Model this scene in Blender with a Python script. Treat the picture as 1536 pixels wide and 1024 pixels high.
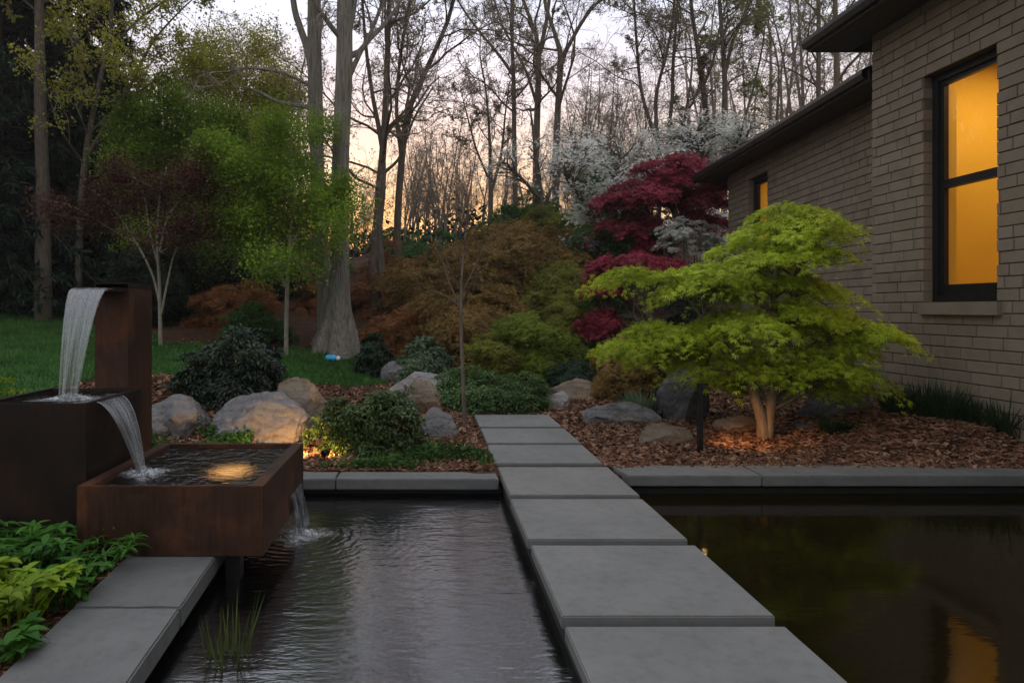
import bpy, bmesh, math, random
import numpy as np
from mathutils import Vector, noise as mnoise

for o in list(bpy.data.objects):
    bpy.data.objects.remove(o)
S = bpy.context.scene
COL = S.collection
PI = math.pi

# ------------------------------------------------------------------ camera
CAMZ = 1.35
cd = bpy.data.cameras.new('camera')
cd.sensor_width = 36.0
cd.lens = 36.0 * 1000 / 1536
cd.shift_x = 126 / 1536
cd.shift_y = -49 / 1536
cd.clip_start = 0.05
cd.clip_end = 2000
cam = bpy.data.objects.new('camera', cd)
COL.objects.link(cam)
cam.location = (0, 0, CAMZ)
cam.rotation_euler = (PI / 2, 0, 0)
S.camera = cam

# ------------------------------------------------------------------ sky (dusk)
SUN_EL = math.radians(2.0)
SUN_AZ = math.radians(-3.0)          # sunset a little left of straight ahead
w = bpy.data.worlds.new('World')
S.world = w
w.use_nodes = True
nt = w.node_tree
nt.nodes.clear()
L = nt.links.new


def nd(t, **kw):
    n = nt.nodes.new(t)
    for k, v in kw.items():
        setattr(n, k, v)
    return n


def ramp(n, stops):
    cr = n.color_ramp
    while len(cr.elements) < len(stops):
        cr.elements.new(0.5)
    for e, (p, c) in zip(cr.elements, stops):
        e.position = p
        e.color = (*c, 1) if len(c) == 3 else c


out = nd('ShaderNodeOutputWorld')
bg = nd('ShaderNodeBackground')
tc = nd('ShaderNodeTexCoord')
sp = nd('ShaderNodeSeparateXYZ')
L(tc.outputs['Generated'], sp.inputs[0])
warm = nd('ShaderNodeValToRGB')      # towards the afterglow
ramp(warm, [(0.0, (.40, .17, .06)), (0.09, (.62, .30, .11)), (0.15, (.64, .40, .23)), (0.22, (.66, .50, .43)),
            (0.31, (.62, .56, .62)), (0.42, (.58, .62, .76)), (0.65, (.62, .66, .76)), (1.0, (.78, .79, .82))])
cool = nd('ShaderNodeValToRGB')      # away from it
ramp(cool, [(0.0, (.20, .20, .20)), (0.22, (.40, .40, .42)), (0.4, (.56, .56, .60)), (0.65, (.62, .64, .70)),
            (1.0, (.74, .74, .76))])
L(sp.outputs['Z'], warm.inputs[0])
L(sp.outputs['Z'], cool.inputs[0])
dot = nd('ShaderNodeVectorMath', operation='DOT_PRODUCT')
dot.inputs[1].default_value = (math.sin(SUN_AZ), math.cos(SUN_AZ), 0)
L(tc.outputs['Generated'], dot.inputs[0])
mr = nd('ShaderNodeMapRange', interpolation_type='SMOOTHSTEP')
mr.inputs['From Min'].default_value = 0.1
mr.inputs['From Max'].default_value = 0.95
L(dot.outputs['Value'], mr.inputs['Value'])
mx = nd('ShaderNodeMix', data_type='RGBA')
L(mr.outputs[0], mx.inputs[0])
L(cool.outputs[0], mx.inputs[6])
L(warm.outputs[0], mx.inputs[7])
# thin streaky cloud
mp = nd('ShaderNodeMapping')
mp.inputs['Scale'].default_value = (2.0, 2.0, 9.0)
L(tc.outputs['Generated'], mp.inputs[0])
cn = nd('ShaderNodeTexNoise')
cn.inputs['Scale'].default_value = 1.6
cn.inputs['Detail'].default_value = 6
L(mp.outputs[0], cn.inputs['Vector'])
cm = nd('ShaderNodeMapRange')
cm.inputs['From Min'].default_value = 0.35
cm.inputs['From Max'].default_value = 0.7
cm.inputs['To Min'].default_value = 0.88
cm.inputs['To Max'].default_value = 1.10
L(cn.outputs[0], cm.inputs['Value'])
sky = nd('ShaderNodeTexSky', sky_type='NISHITA', sun_disc=False, sun_elevation=SUN_EL, sun_rotation=SUN_AZ)
sky.air_density = 1.2
mul = nd('ShaderNodeMix', data_type='RGBA', blend_type='MULTIPLY')
mul.inputs[0].default_value = 1
L(mx.outputs[2], mul.inputs[6])
L(cm.outputs[0], mul.inputs[7])
sadd = nd('ShaderNodeMix', data_type='RGBA', blend_type='ADD')
sadd.inputs[0].default_value = 0.06
L(mul.outputs[2], sadd.inputs[6])
L(sky.outputs[0], sadd.inputs[7])
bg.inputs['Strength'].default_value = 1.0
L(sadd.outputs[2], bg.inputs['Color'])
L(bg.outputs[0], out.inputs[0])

sd = bpy.data.lights.new('sun', 'SUN')
sd.energy = 0.25
sd.angle = math.radians(12)
sd.color = (1.0, .62, .35)
sun = bpy.data.objects.new('sun', sd)
COL.objects.link(sun)
sun.rotation_euler = Vector((math.sin(SUN_AZ) * -1, -math.cos(SUN_AZ), -math.tan(SUN_EL))).to_track_quat('-Z', 'Y').to_euler()

S.view_settings.view_transform = 'Standard'
S.view_settings.look = 'None'
S.view_settings.exposure = 0.65
S.view_settings.gamma = 1.0
S.render.engine = 'CYCLES'
S.cycles.max_bounces = 6
S.cycles.transparent_max_bounces = 8
S.cycles.diffuse_bounces = 3
S.cycles.glossy_bounces = 3
S.cycles.transmission_bounces = 4
S.cycles.sample_clamp_indirect = 3.0
S.cycles.use_denoising = True
S.cycles.caustics_reflective = False
S.cycles.caustics_refractive = False


# ------------------------------------------------------------------ helpers
def P(px, py, Y):
    return np.array(((px - 642) * Y / 1000, Y, CAMZ - (py - 463) * Y / 1000))


def unit(a):
    return a / np.maximum(np.linalg.norm(a, axis=-1, keepdims=True), 1e-9)


class MB:
    def __init__(s):
        s.v = []; s.f = []; s.n = 0

    def add(s, v, f, mi=0):
        v = np.asarray(v, float).reshape(-1, 3)
        f = np.asarray(f, int)
        s.f.append((f + s.n, mi)); s.v.append(v); s.n += len(v)

    def box(s, x0, x1, y0, y1, z0, z1, mi=0):
        v = [(x, y, z) for z in (z0, z1) for y in (y0, y1) for x in (x0, x1)]
        s.add(v, [(0, 2, 3, 1), (4, 5, 7, 6), (0, 1, 5, 4), (2, 6, 7, 3), (0, 4, 6, 2), (1, 3, 7, 5)], mi)

    def hexa(s, v8, mi=0):       # same ordering as box
        s.add(v8, [(0, 2, 3, 1), (4, 5, 7, 6), (0, 1, 5, 4), (2, 6, 7, 3), (0, 4, 6, 2), (1, 3, 7, 5)], mi)

    def bevbox(s, x0, x1, y0, y1, z0, z1, b=0.006, mi=0, jit=0.0, seed=0, sub=0):
        bm = bmesh.new()
        bmesh.ops.create_cube(bm, size=1)
        for v in bm.verts:
            v.co = Vector(((x0 + x1) / 2 + v.co.x * (x1 - x0), (y0 + y1) / 2 + v.co.y * (y1 - y0), (z0 + z1) / 2 + v.co.z * (z1 - z0)))
        if sub:
            bmesh.ops.subdivide_edges(bm, edges=bm.edges[:], cuts=sub, use_grid_fill=True)
            es = [e for e in bm.edges if len(e.link_faces) == 2 and e.calc_face_angle() > 1]
        else:
            es = bm.edges[:]
        bmesh.ops.bevel(bm, geom=es, offset=b, segments=2, affect='EDGES')
        if jit:
            for v in bm.verts:
                v.co += Vector((mnoise.noise(v.co * 9 + Vector((seed, 0, 0))), mnoise.noise(v.co * 9 + Vector((0, seed + 7, 0))), mnoise.noise(v.co * 9 + Vector((0, 0, seed + 3))))) * jit
        s.bm(bm, mi)

    def bm(s, bm, mi=0):
        bm.verts.ensure_lookup_table()
        bm.verts.index_update()
        v = [tuple(q.co) for q in bm.verts]
        base = s.n
        s.v.append(np.array(v)); s.n += len(v)
        by = {}
        for f in bm.faces:
            by.setdefault(len(f.verts), []).append([q.index for q in f.verts])
        for k, fl in by.items():
            s.f.append((np.array(fl) + base, mi))
        bm.free()

    def tubes(s, p, r, sides=6, mi=0, lump=0.0):
        p = np.asarray(p, float); r = np.asarray(r, float)
        if p.ndim == 2:
            p = p[None]; r = r[None]
        B, K, _ = p.shape
        t = np.empty_like(p)
        t[:, 1:-1] = p[:, 2:] - p[:, :-2]
        t[:, 0] = p[:, 1] - p[:, 0]; t[:, -1] = p[:, -1] - p[:, -2]
        t = unit(t)
        m = unit(p[:, -1] - p[:, 0])
        ref = np.where(np.abs(m[:, 2:3]) > .8, np.array([[1., 0, 0]]), np.array([[0, 0, 1.]]))
        u = ref[:, None] - (ref[:, None] * t).sum(-1, keepdims=True) * t
        u = unit(u)
        v = np.cross(t, u)
        a = np.arange(sides) * 2 * PI / sides
        rr = r[:, :, None, None] * np.ones((1, 1, sides, 1))
        if lump:
            rr = rr * (1 + lump * np.sin(a * 3 + p[:, :, 2:3] * 1.3 + 1)[..., None] + lump * .7 * np.sin(a * 5 - p[:, :, 2:3] * 2)[..., None])
        ring = p[:, :, None] + rr * (np.cos(a)[None, None, :, None] * u[:, :, None] + np.sin(a)[None, None, :, None] * v[:, :, None])
        idx = np.arange(B * K * sides).reshape(B, K, sides)
        q = np.stack([idx[:, :-1], np.roll(idx, -1, 2)[:, :-1], np.roll(idx, -1, 2)[:, 1:], idx[:, 1:]], -1).reshape(-1, 4)
        s.add(ring, q, mi)
        s.f.append((idx[:, -1] + s.n - B * K * sides, mi))

    def leaves(s, pos, d, n, size, shape='diamond', width=.28, mi=0, fold=.12):
        """pos,d,n (N,3); size (N,)"""
        N = len(pos)
        if N == 0:
            return
        d = unit(d); x = unit(np.cross(d, n)); n = np.cross(x, d)
        size = np.asarray(size, float).reshape(-1, 1) * np.ones((N, 1))
        if shape == 'diamond':
            prof = [[(0, 0, 0), (width, .45, fold), (0, 1, 0), (-width, .45, fold)]]
        elif shape == 'palm':      # finely cut maple leaf
            prof = []
            for ang, ln in ((-75, .62), (-38, .88), (0, 1.0), (38, .88), (75, .62)):
                ca, sa = math.cos(math.radians(ang)), math.sin(math.radians(ang))
                wv = width * .5 * ln
                q = []
                for (lx, ly, lz) in ((0, 0, 0), (wv, .5 * ln, .05), (0, ln, -.12), (-wv, .5 * ln, .05)):
                    q.append((lx * ca + ly * sa, -lx * sa + ly * ca, lz))
                prof.append(q)
        elif shape == 'palm3':
            prof = []
            for ang, ln in ((-50, .8), (0, 1.0), (50, .8)):
                ca, sa = math.cos(math.radians(ang)), math.sin(math.radians(ang))
                wv = width * .5 * ln
                prof.append([(lx * ca + ly * sa, -lx * sa + ly * ca, lz) for (lx, ly, lz) in ((0, 0, 0), (wv, .5 * ln, .05), (0, ln, -.12), (-wv, .5 * ln, .05))])
        elif shape == 'tri':
            prof = [[(-width, 0, 0), (width, 0, 0), (0, 1, 0)]]
        elif shape == 'flower':     # four white bracts
            prof = []
            for ang in (0, 90, 180, 270):
                ca, sa = math.cos(math.radians(ang)), math.sin(math.radians(ang))
                q = []
                for (lx, ly, lz) in ((0, 0, 0), (.3, .45, .1), (0, .75, .12), (-.3, .45, .1)):
                    q.append((lx * ca + ly * sa, -lx * sa + ly * ca, lz))
                prof.append(q)
        for q in prof:
            q = np.array(q)
            V = pos[:, None] + size[:, None] * (q[None, :, 0:1] * x[:, None] + q[None, :, 1:2] * d[:, None] + q[None, :, 2:3] * n[:, None])
            k = len(q)
            s.add(V, np.arange(N * k).reshape(N, k), mi)

    def lance(s, pos, d, n, size, width=.16, bend=.5, mi=0, base=.25):
        """long leaves that bend over: (N) strips of 5 stations x 3 verts"""
        N = len(pos)
        d = unit(d); x = unit(np.cross(d, n)); n = np.cross(x, d)
        size = np.asarray(size, float).reshape(-1, 1) * np.ones((N, 1))
        bend = np.asarray(bend, float).reshape(-1, 1) * np.ones((N, 1))
        st = np.array([0, .25, .5, .75, 1.0]); wd = np.array([base, .85, 1.0, .65, .02]) * width
        rows = []
        for t, wv in zip(st, wd):
            c = pos + size * (d * t) + size * bend * t * t * np.array([[0, 0, -.6]])
            rows += [c - size * x * wv + size * n * wv * .35, c, c + size * x * wv + size * n * wv * .35]
        V = np.stack(rows, 1)
        f = []
        for i in range(4):
            for j in range(2):
                a = i * 3 + j
                f.append((a, a + 1, a + 4, a + 3))
        f = np.array(f)
        s.add(V, (np.arange(N)[:, None, None] * 15 + f[None]).reshape(-1, 4), mi)

    def build(s, name, mats, parent=None, smooth=False):
        me = bpy.data.meshes.new(name)
        V = np.concatenate(s.v) if s.v else np.zeros((0, 3))
        if parent is not None:
            V = V - np.array(root_world(parent))
        me.vertices.add(len(V))
        me.vertices.foreach_set('co', V.astype(np.float32).ravel())
        loops = np.concatenate([f.ravel() for f, _ in s.f])
        tot = np.concatenate([np.full(len(f), f.shape[1]) for f, _ in s.f])
        mi = np.concatenate([np.full(len(f), m) for f, m in s.f])
        me.loops.add(len(loops))
        me.loops.foreach_set('vertex_index', loops.astype(np.int32))
        me.polygons.add(len(tot))
        st = np.concatenate([[0], np.cumsum(tot)[:-1]])
        me.polygons.foreach_set('loop_start', st.astype(np.int32))
        me.polygons.foreach_set('loop_total', tot.astype(np.int32))
        if not isinstance(mats, (list, tuple)):
            mats = [mats]
        for m in mats:
            me.materials.append(m)
        me.polygons.foreach_set('material_index', mi.astype(np.int32))
        me.polygons.foreach_set('use_smooth', np.full(len(tot), bool(smooth)))
        me.update(calc_edges=True)
        o = bpy.data.objects.new(name, me)
        COL.objects.link(o)
        if parent is not None:
            o.parent = parent
        return o


def root_world(o):
    v = Vector((0, 0, 0))
    while o is not None:
        v += o.location
        o = o.parent
    return v


def tag(o, label=None, cat=None, group=None, kind=None):
    if label: o['label'] = label
    if cat: o['category'] = cat
    if group: o['group'] = group
    if kind: o['kind'] = kind
    return o


def thing(name, label, cat, loc, group=None):
    o = bpy.data.objects.new(name, None)
    COL.objects.link(o)
    o.location = tuple(loc)
    o.empty_display_size = .2
    return tag(o, label, cat, group)


def copy_tree(o, parent=None):
    c = o.copy()
    COL.objects.link(c)
    if parent is not None:
        c.parent = parent
    for ch in list(o.children):
        copy_tree(ch, c)
    return c


# ------------------------------------------------------------------ materials
class NT:
    def __init__(s, name):
        s.m = bpy.data.materials.new(name)
        s.m.use_nodes = True
        s.t = s.m.node_tree
        s.t.nodes.clear()
        s.out = s.n('ShaderNodeOutputMaterial')

    def n(s, t, **kw):
        q = s.t.nodes.new(t)
        for k, v in kw.items():
            setattr(q, k, v)
        return q

    def l(s, a, b):
        s.t.links.new(a, b)

    def coord(s, scale=(1, 1, 1)):
        c = s.n('ShaderNodeTexCoord'); m = s.n('ShaderNodeMapping')
        m.inputs['Scale'].default_value = scale
        s.l(c.outputs['Object'], m.inputs[0])
        return m.outputs[0]

    def noise(s, vec, scale=5, detail=4, rough=.55, dist=0):
        q = s.n('ShaderNodeTexNoise')
        q.inputs['Scale'].default_value = scale; q.inputs['Detail'].default_value = detail
        q.inputs['Roughness'].default_value = rough; q.inputs['Distortion'].default_value = dist
        s.l(vec, q.inputs['Vector'])
        return q.outputs[0]

    def ramp(s, fac, stops):
        q = s.n('ShaderNodeValToRGB')
        ramp(q, stops)
        s.l(fac, q.inputs[0])
        return q.outputs[0]

    def mix(s, a, b, fac, blend='MIX'):
        q = s.n('ShaderNodeMix', data_type='RGBA', blend_type=blend)
        for i, v in ((0, fac), (6, a), (7, b)):
            if isinstance(v, (int, float)): q.inputs[i].default_value = v
            elif isinstance(v, tuple): q.inputs[i].default_value = (*v, 1)
            else: s.l(v, q.inputs[i])
        return q.outputs[2]

    def bump(s, h, strength=.3, dist=.01, prev=None):
        b = s.n('ShaderNodeBump')
        b.inputs['Strength'].default_value = strength; b.inputs['Distance'].default_value = dist
        s.l(h, b.inputs['Height'])
        if prev is not None: s.l(prev, b.inputs['Normal'])
        return b.outputs[0]

    def pr(s, col, rough=.6, metal=0., spec=.5, normal=None):
        b = s.n('ShaderNodeBsdfPrincipled')
        if isinstance(col, tuple): b.inputs['Base Color'].default_value = (*col, 1)
        else: s.l(col, b.inputs['Base Color'])
        if isinstance(rough, (int, float)): b.inputs['Roughness'].default_value = rough
        else: s.l(rough, b.inputs['Roughness'])
        b.inputs['Metallic'].default_value = metal
        b.inputs['Specular IOR Level'].default_value = spec
        if normal is not None: s.l(normal, b.inputs['Normal'])
        return b

    def done(s, sh):
        s.l(sh, s.out.inputs[0])
        return s.m


def leaf_mat(name, c1, c2, transl=.35, rough=.55, spec=.25, c3=None):
    t = NT(name)
    g = t.n('ShaderNodeNewGeometry')
    stops = [(0, c1), (1, c2)] if c3 is None else [(0, c1), (.6, c2), (1, c3)]
    r = t.ramp(g.outputs['Random Per Island'], stops)
    v = t.noise(t.coord(), 1.3, 3)
    c = t.mix(r, t.mix(r, (.55, .55, .5), 1.0, 'MULTIPLY'), t.ramp(v, [(.40, (0, 0, 0)), (.62, (1, 1, 1))]))
    b = t.pr(c, rough, spec=spec)
    tr = t.n('ShaderNodeBsdfTranslucent'); t.l(c, tr.inputs[0])
    ms = t.n('ShaderNodeMixShader'); ms.inputs[0].default_value = transl
    t.l(b.outputs[0], ms.inputs[1]); t.l(tr.outputs[0], ms.inputs[2])
    return t.done(ms.outputs[0])


def bark_mat(name, c1, c2, sc=(9, 9, 1.4), bump=.6, dist=.02):
    t = NT(name)
    v = t.coord(sc)
    n1 = t.noise(v, 3.0, 6, .65, .3)
    n2 = t.noise(t.coord((1.2, 1.2, .8)), 2.0, 3)
    c = t.mix(t.ramp(n1, [(.3, c1), (.68, c2)]), (.75, .8, .62), t.ramp(n2, [(.45, (0, 0, 0)), (.75, (.8, .8, .8))]), 'MULTIPLY')
    return t.done(t.pr(c, .9, spec=.2, normal=t.bump(n1, bump, dist)).outputs[0])


def plain(name, col, rough=.6, metal=0., spec=.4, var=.25, sc=12, bump=.1):
    t = NT(name)
    n1 = t.noise(t.coord(), sc, 5)
    c2 = tuple(x * (1 - var) for x in col); c1 = tuple(min(1, x * (1 + var)) for x in col)
    c = t.ramp(n1, [(.3, c2), (.7, c1)])
    return t.done(t.pr(c, rough, metal, spec, t.bump(n1, bump, .004)).outputs[0])


def slab_mat(name, c1, c2):
    t = NT(name)
    oi = t.n('ShaderNodeObjectInfo')
    co = t.n('ShaderNodeTexCoord')
    ad = t.n('ShaderNodeVectorMath', operation='ADD')
    t.l(co.outputs['Object'], ad.inputs[0]); t.l(oi.outputs['Random'], ad.inputs[1])
    v = ad.outputs[0]
    n1 = t.noise(v, 2.3, 6, .6); n2 = t.noise(v, 95, 4, .7); n3 = t.noise(v, 14, 5, .65)
    c = t.ramp(n1, [(.28, c1), (.72, c2)])
    c = t.mix(c, (.70, .70, .70), t.ramp(n2, [(.52, (0, 0, 0)), (.80, (.55, .55, .55))]), 'MULTIPLY')
    c = t.mix(c, (.78, .77, .74), t.ramp(n3, [(.5, (0, 0, 0)), (.72, (.8, .8, .8))]), 'MULTIPLY')
    b1 = t.bump(n2, .25, .003); b2 = t.bump(n3, .25, .004, b1)
    return t.done(t.pr(c, t.ramp(n3, [(.3, (.58, .58, .58)), (.7, (.78, .78, .78))]), spec=.35, normal=b2).outputs[0])


def rock_mat(name, g1, g2, tan, tanamt=.5):
    t = NT(name)
    v = t.coord()
    n1 = t.noise(v, 2.2, 10, .7, .4); n2 = t.noise(v, 13, 10, .75); n3 = t.noise(v, 1.3, 5, .6)
    wv = t.n('ShaderNodeTexWave', wave_type='BANDS', bands_direction='Z')
    wv.inputs['Scale'].default_value = 3.2; wv.inputs['Distortion'].default_value = 9; wv.inputs['Detail'].default_value = 5
    t.l(v, wv.inputs['Vector'])
    c = t.ramp(n1, [(.3, g1), (.7, g2)])
    c = t.mix(c, tan, t.ramp(n3, [(.45, (0, 0, 0)), (.65, (tanamt, tanamt, tanamt))]))
    c = t.mix(c, (.45, .45, .45), t.ramp(n2, [(.30, (1, 1, 1)), (.48, (0, 0, 0))]), 'MULTIPLY')
    c = t.mix(c, (.82, .80, .77), t.ramp(wv.outputs[0], [(.10, (1, 1, 1)), (.25, (0, 0, 0))]), 'MULTIPLY')
    b = t.bump(n2, .9, .05); b = t.bump(wv.outputs[0], .2, .012, b)
    return t.done(t.pr(c, .85, spec=.25, normal=b).outputs[0])


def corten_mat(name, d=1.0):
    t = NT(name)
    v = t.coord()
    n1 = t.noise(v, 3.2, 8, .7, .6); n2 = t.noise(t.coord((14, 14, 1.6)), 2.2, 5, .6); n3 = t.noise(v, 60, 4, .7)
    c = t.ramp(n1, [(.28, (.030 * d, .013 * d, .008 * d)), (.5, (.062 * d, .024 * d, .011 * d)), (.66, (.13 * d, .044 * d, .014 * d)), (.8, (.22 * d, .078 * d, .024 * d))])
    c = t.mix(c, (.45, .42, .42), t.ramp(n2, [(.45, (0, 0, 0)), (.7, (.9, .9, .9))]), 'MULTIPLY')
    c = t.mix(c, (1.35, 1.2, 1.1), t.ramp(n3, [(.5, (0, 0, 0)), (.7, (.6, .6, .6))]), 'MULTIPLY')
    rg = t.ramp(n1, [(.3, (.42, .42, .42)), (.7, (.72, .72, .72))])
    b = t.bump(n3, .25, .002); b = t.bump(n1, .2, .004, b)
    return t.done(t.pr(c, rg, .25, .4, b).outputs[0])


def water_mat(name, tint, ior=1.33, sc=9, strength=.35, dist=.02, stretch=(1, 1, 1), trans=.5, fine=30, finestr=.15, rrough=.06, grough=.03, murk=None, splash=None):
    t = NT(name)
    v = t.coord(stretch)
    n1 = t.noise(v, sc, 3, .5, .4); n2 = t.noise(v, fine, 2, .5)
    b = t.bump(n1, strength, dist); b = t.bump(n2, finestr, dist * .4, b)
    if splash:
        c_ = t.n('ShaderNodeTexCoord'); m_ = t.n('ShaderNodeMapping'); m_.inputs['Location'].default_value = (-splash[0], -splash[1], 0)
        t.l(c_.outputs['Object'], m_.inputs[0])
        m_.inputs['Scale'].default_value = (1, 1, 0)
        wv = t.n('ShaderNodeTexWave', wave_type='RINGS', rings_direction='SPHERICAL')
        wv.inputs['Scale'].default_value = splash[2]; wv.inputs['Distortion'].default_value = 5.0; wv.inputs['Detail'].default_value = 2; wv.inputs['Detail Scale'].default_value = 2.5
        t.l(m_.outputs[0], wv.inputs['Vector'])
        ln = t.n('ShaderNodeVectorMath', operation='LENGTH'); t.l(m_.outputs[0], ln.inputs[0])
        fo = t.n('ShaderNodeMapRange'); fo.inputs['From Min'].default_value = .1; fo.inputs['From Max'].default_value = splash[3]
        fo.inputs['To Min'].default_value = 1; fo.inputs['To Max'].default_value = 0
        t.l(ln.outputs['Value'], fo.inputs['Value'])
        sq = t.n('ShaderNodeMath', operation='POWER'); t.l(fo.outputs[0], sq.inputs[0]); sq.inputs[1].default_value = 2
        mu = t.n('ShaderNodeMath', operation='MULTIPLY'); t.l(wv.outputs['Fac'], mu.inputs[0]); t.l(sq.outputs[0], mu.inputs[1])
        b = t.bump(mu.outputs[0], .07, dist, b)
    fr = t.n('ShaderNodeFresnel'); fr.inputs[0].default_value = ior; t.l(b, fr.inputs['Normal'])
    gl = t.n('ShaderNodeBsdfGlossy'); gl.inputs['Roughness'].default_value = grough; t.l(b, gl.inputs['Normal'])
    tr = t.n('ShaderNodeBsdfTransparent'); tr.inputs[0].default_value = (*tint, 1)
    rf = t.n('ShaderNodeBsdfRefraction'); rf.inputs[0].default_value = (*tint, 1)
    rf.inputs['Roughness'].default_value = rrough; rf.inputs['IOR'].default_value = 1.33; t.l(b, rf.inputs['Normal'])
    m0 = t.n('ShaderNodeMixShader'); m0.inputs[0].default_value = trans
    t.l(rf.outputs[0], m0.inputs[1]); t.l(tr.outputs[0], m0.inputs[2])
    if murk:
        df = t.n('ShaderNodeBsdfDiffuse'); df.inputs[0].default_value = (*murk, 1)
        mk = t.n('ShaderNodeMixShader'); mk.inputs[0].default_value = .7
        t.l(m0.outputs[0], mk.inputs[1]); t.l(df.outputs[0], mk.inputs[2]); m0 = mk
    m1 = t.n('ShaderNodeMixShader')
    t.l(fr.outputs[0], m1.inputs[0]); t.l(m0.outputs[0], m1.inputs[1]); t.l(gl.outputs[0], m1.inputs[2])
    return t.done(m1.outputs[0])


def fall_mat(name, axis_scale, st=(.45, .60, .76)):
    t = NT(name)
    uv = t.n('ShaderNodeAttribute'); uv.attribute_name = 'flow'
    mp = t.n('ShaderNodeMapping'); mp.inputs['Scale'].default_value = axis_scale
    t.l(uv.outputs['Vector'], mp.inputs[0])
    n1 = t.noise(mp.outputs[0], 1.0, 5, .6)
    fac = t.ramp(n1, [(st[0], (.02, .02, .02)), (st[1], (.10, .10, .10)), (st[2], (.66, .66, .66))])
    b = t.bump(n1, .5, .01)
    di = t.pr((.50, .54, .58), .2, spec=.5, normal=b)
    tr = t.n('ShaderNodeBsdfTransparent'); tr.inputs[0].default_value = (.86, .88, .90, 1)
    gl = t.n('ShaderNodeBsdfGlossy'); gl.inputs['Roughness'].default_value = .12; t.l(b, gl.inputs['Normal'])
    m0 = t.n('ShaderNodeMixShader'); m0.inputs[0].default_value = .13
    t.l(tr.outputs[0], m0.inputs[1]); t.l(gl.outputs[0], m0.inputs[2])
    m1 = t.n('ShaderNodeMixShader'); t.l(fac, m1.inputs[0])
    t.l(m0.outputs[0], m1.inputs[1]); t.l(di.outputs[0], m1.inputs[2])
    return t.done(m1.outputs[0])


def emit(name, col, st):
    t = NT(name)
    e = t.n('ShaderNodeEmission'); e.inputs[0].default_value = (*col, 1); e.inputs[1].default_value = st
    return t.done(e.outputs[0])


M = {}
M['slab'] = slab_mat('bluestone', (0.140, 0.140, 0.136), (0.188, 0.186, 0.181))
M['kerb'] = slab_mat('kerb_stone', (0.101, 0.104, 0.104), (0.154, 0.154, 0.151))
M['rock'] = rock_mat('boulder_stone', (0.111, 0.112, 0.121), (0.251, 0.250, 0.267), (0.209, 0.142, 0.094), .55)
M['rock_tan'] = rock_mat('tan_boulder_stone', (0.151, 0.118, 0.091), (0.288, 0.238, 0.188), (0.257, 0.153, 0.085), .8)
M['rock_pale'] = rock_mat('pale_boulder_stone', (0.207, 0.200, 0.200), (0.385, 0.377, 0.385), (0.281, 0.215, 0.163), .4)
M['rock_dark'] = rock_mat('dark_boulder_stone', (.06, .06, .07), (.16, .16, .17), (.14, .10, .08), .4)
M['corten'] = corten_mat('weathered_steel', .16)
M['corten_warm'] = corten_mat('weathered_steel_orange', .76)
M['black'] = plain('black_metal', (.012, .012, .013), .4, .3, .5)
M['gutter'] = plain('gutter_metal', (.030, .032, .034), .35, .4, .5)
M['soffit'] = plain('soffit_boards', (0.068, 0.053, 0.040), .7)
M['roof'] = plain('roof_shingle', (.05, .048, .045), .9)
M['liner'] = plain('pond_liner', (.012, .012, .011), .8)
M['brick'] = None
t = NT('painted_brick')
v = t.coord(); g = t.n('ShaderNodeNewGeometry')
n1 = t.noise(v, 5, 6, .6); n2 = t.noise(v, 55, 5, .7)
c = t.ramp(g.outputs['Random Per Island'], [(0, (.205, .165, .120)), (.5, (.222, .179, .132)), (1, (.240, .195, .146))])
c = t.mix(c, (.80, .78, .75), t.ramp(n1, [(.42, (0, 0, 0)), (.68, (.9, .9, .9))]), 'MULTIPLY')
M['brick'] = t.done(t.pr(c, .72, spec=.3, normal=t.bump(n2, .45, .004, t.bump(n1, .2, .006))).outputs[0])
M['mortar'] = plain('mortar', (.105, .088, .068), .9)
t = NT('warm_paint')
n1 = t.noise(t.coord(), 1.2, 4)
M['paint'] = t.done(t.pr(t.ramp(n1, [(.3, (.74, .49, .075)), (.7, (.82, .55, .09))]), .8, spec=.2).outputs[0])
t = NT('window_glass')
gl = t.n('ShaderNodeBsdfGlossy'); gl.inputs['Roughness'].default_value = .01
tr = t.n('ShaderNodeBsdfTransparent'); tr.inputs[0].default_value = (.93, .95, .93, 1)
lw = t.n('ShaderNodeLayerWeight'); lw.inputs[0].default_value = .5
pw_ = t.n('ShaderNodeMath', operation='POWER'); t.l(lw.outputs['Facing'], pw_.inputs[0]); pw_.inputs[1].default_value = 5
fr = t.n('ShaderNodeMath', operation='MULTIPLY_ADD'); t.l(pw_.outputs[0], fr.inputs[0]); fr.inputs[1].default_value = .9; fr.inputs[2].default_value = .08
ms = t.n('ShaderNodeMixShader'); t.l(fr.outputs[0], ms.inputs[0]); t.l(tr.outputs[0], ms.inputs[1]); t.l(gl.outputs[0], ms.inputs[2])
M['glass'] = t.done(ms.outputs[0])
# ground
t = NT('mulch_soil')
v = t.coord()
vo = t.n('ShaderNodeTexVoronoi'); vo.inputs['Scale'].default_value = 22; t.l(t.coord((1, 2.2, 1)), vo.inputs['Vector'])
n1 = t.noise(v, 30, 6, .7); n2 = t.noise(v, .8, 4)
c = t.mix(t.ramp(vo.outputs['Color'], [(.2, (.045, .022, .013)), (.8, (.15, .078, .046))]), (.5, .45, .42), t.ramp(n1, [(.4, (1, 1, 1)), (.6, (0, 0, 0))]), 'MULTIPLY')
c = t.mix(c, (.6, .62, .55), t.ramp(n2, [(.4, (0, 0, 0)), (.7, (1, 1, 1))]), 'MULTIPLY')
M['mulch'] = t.done(t.pr(c, .95, spec=.15, normal=t.bump(n1, .8, .03, t.bump(vo.outputs['Distance'], .6, .03))).outputs[0])
t = NT('wood_chip')
g = t.n('ShaderNodeNewGeometry')
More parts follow.
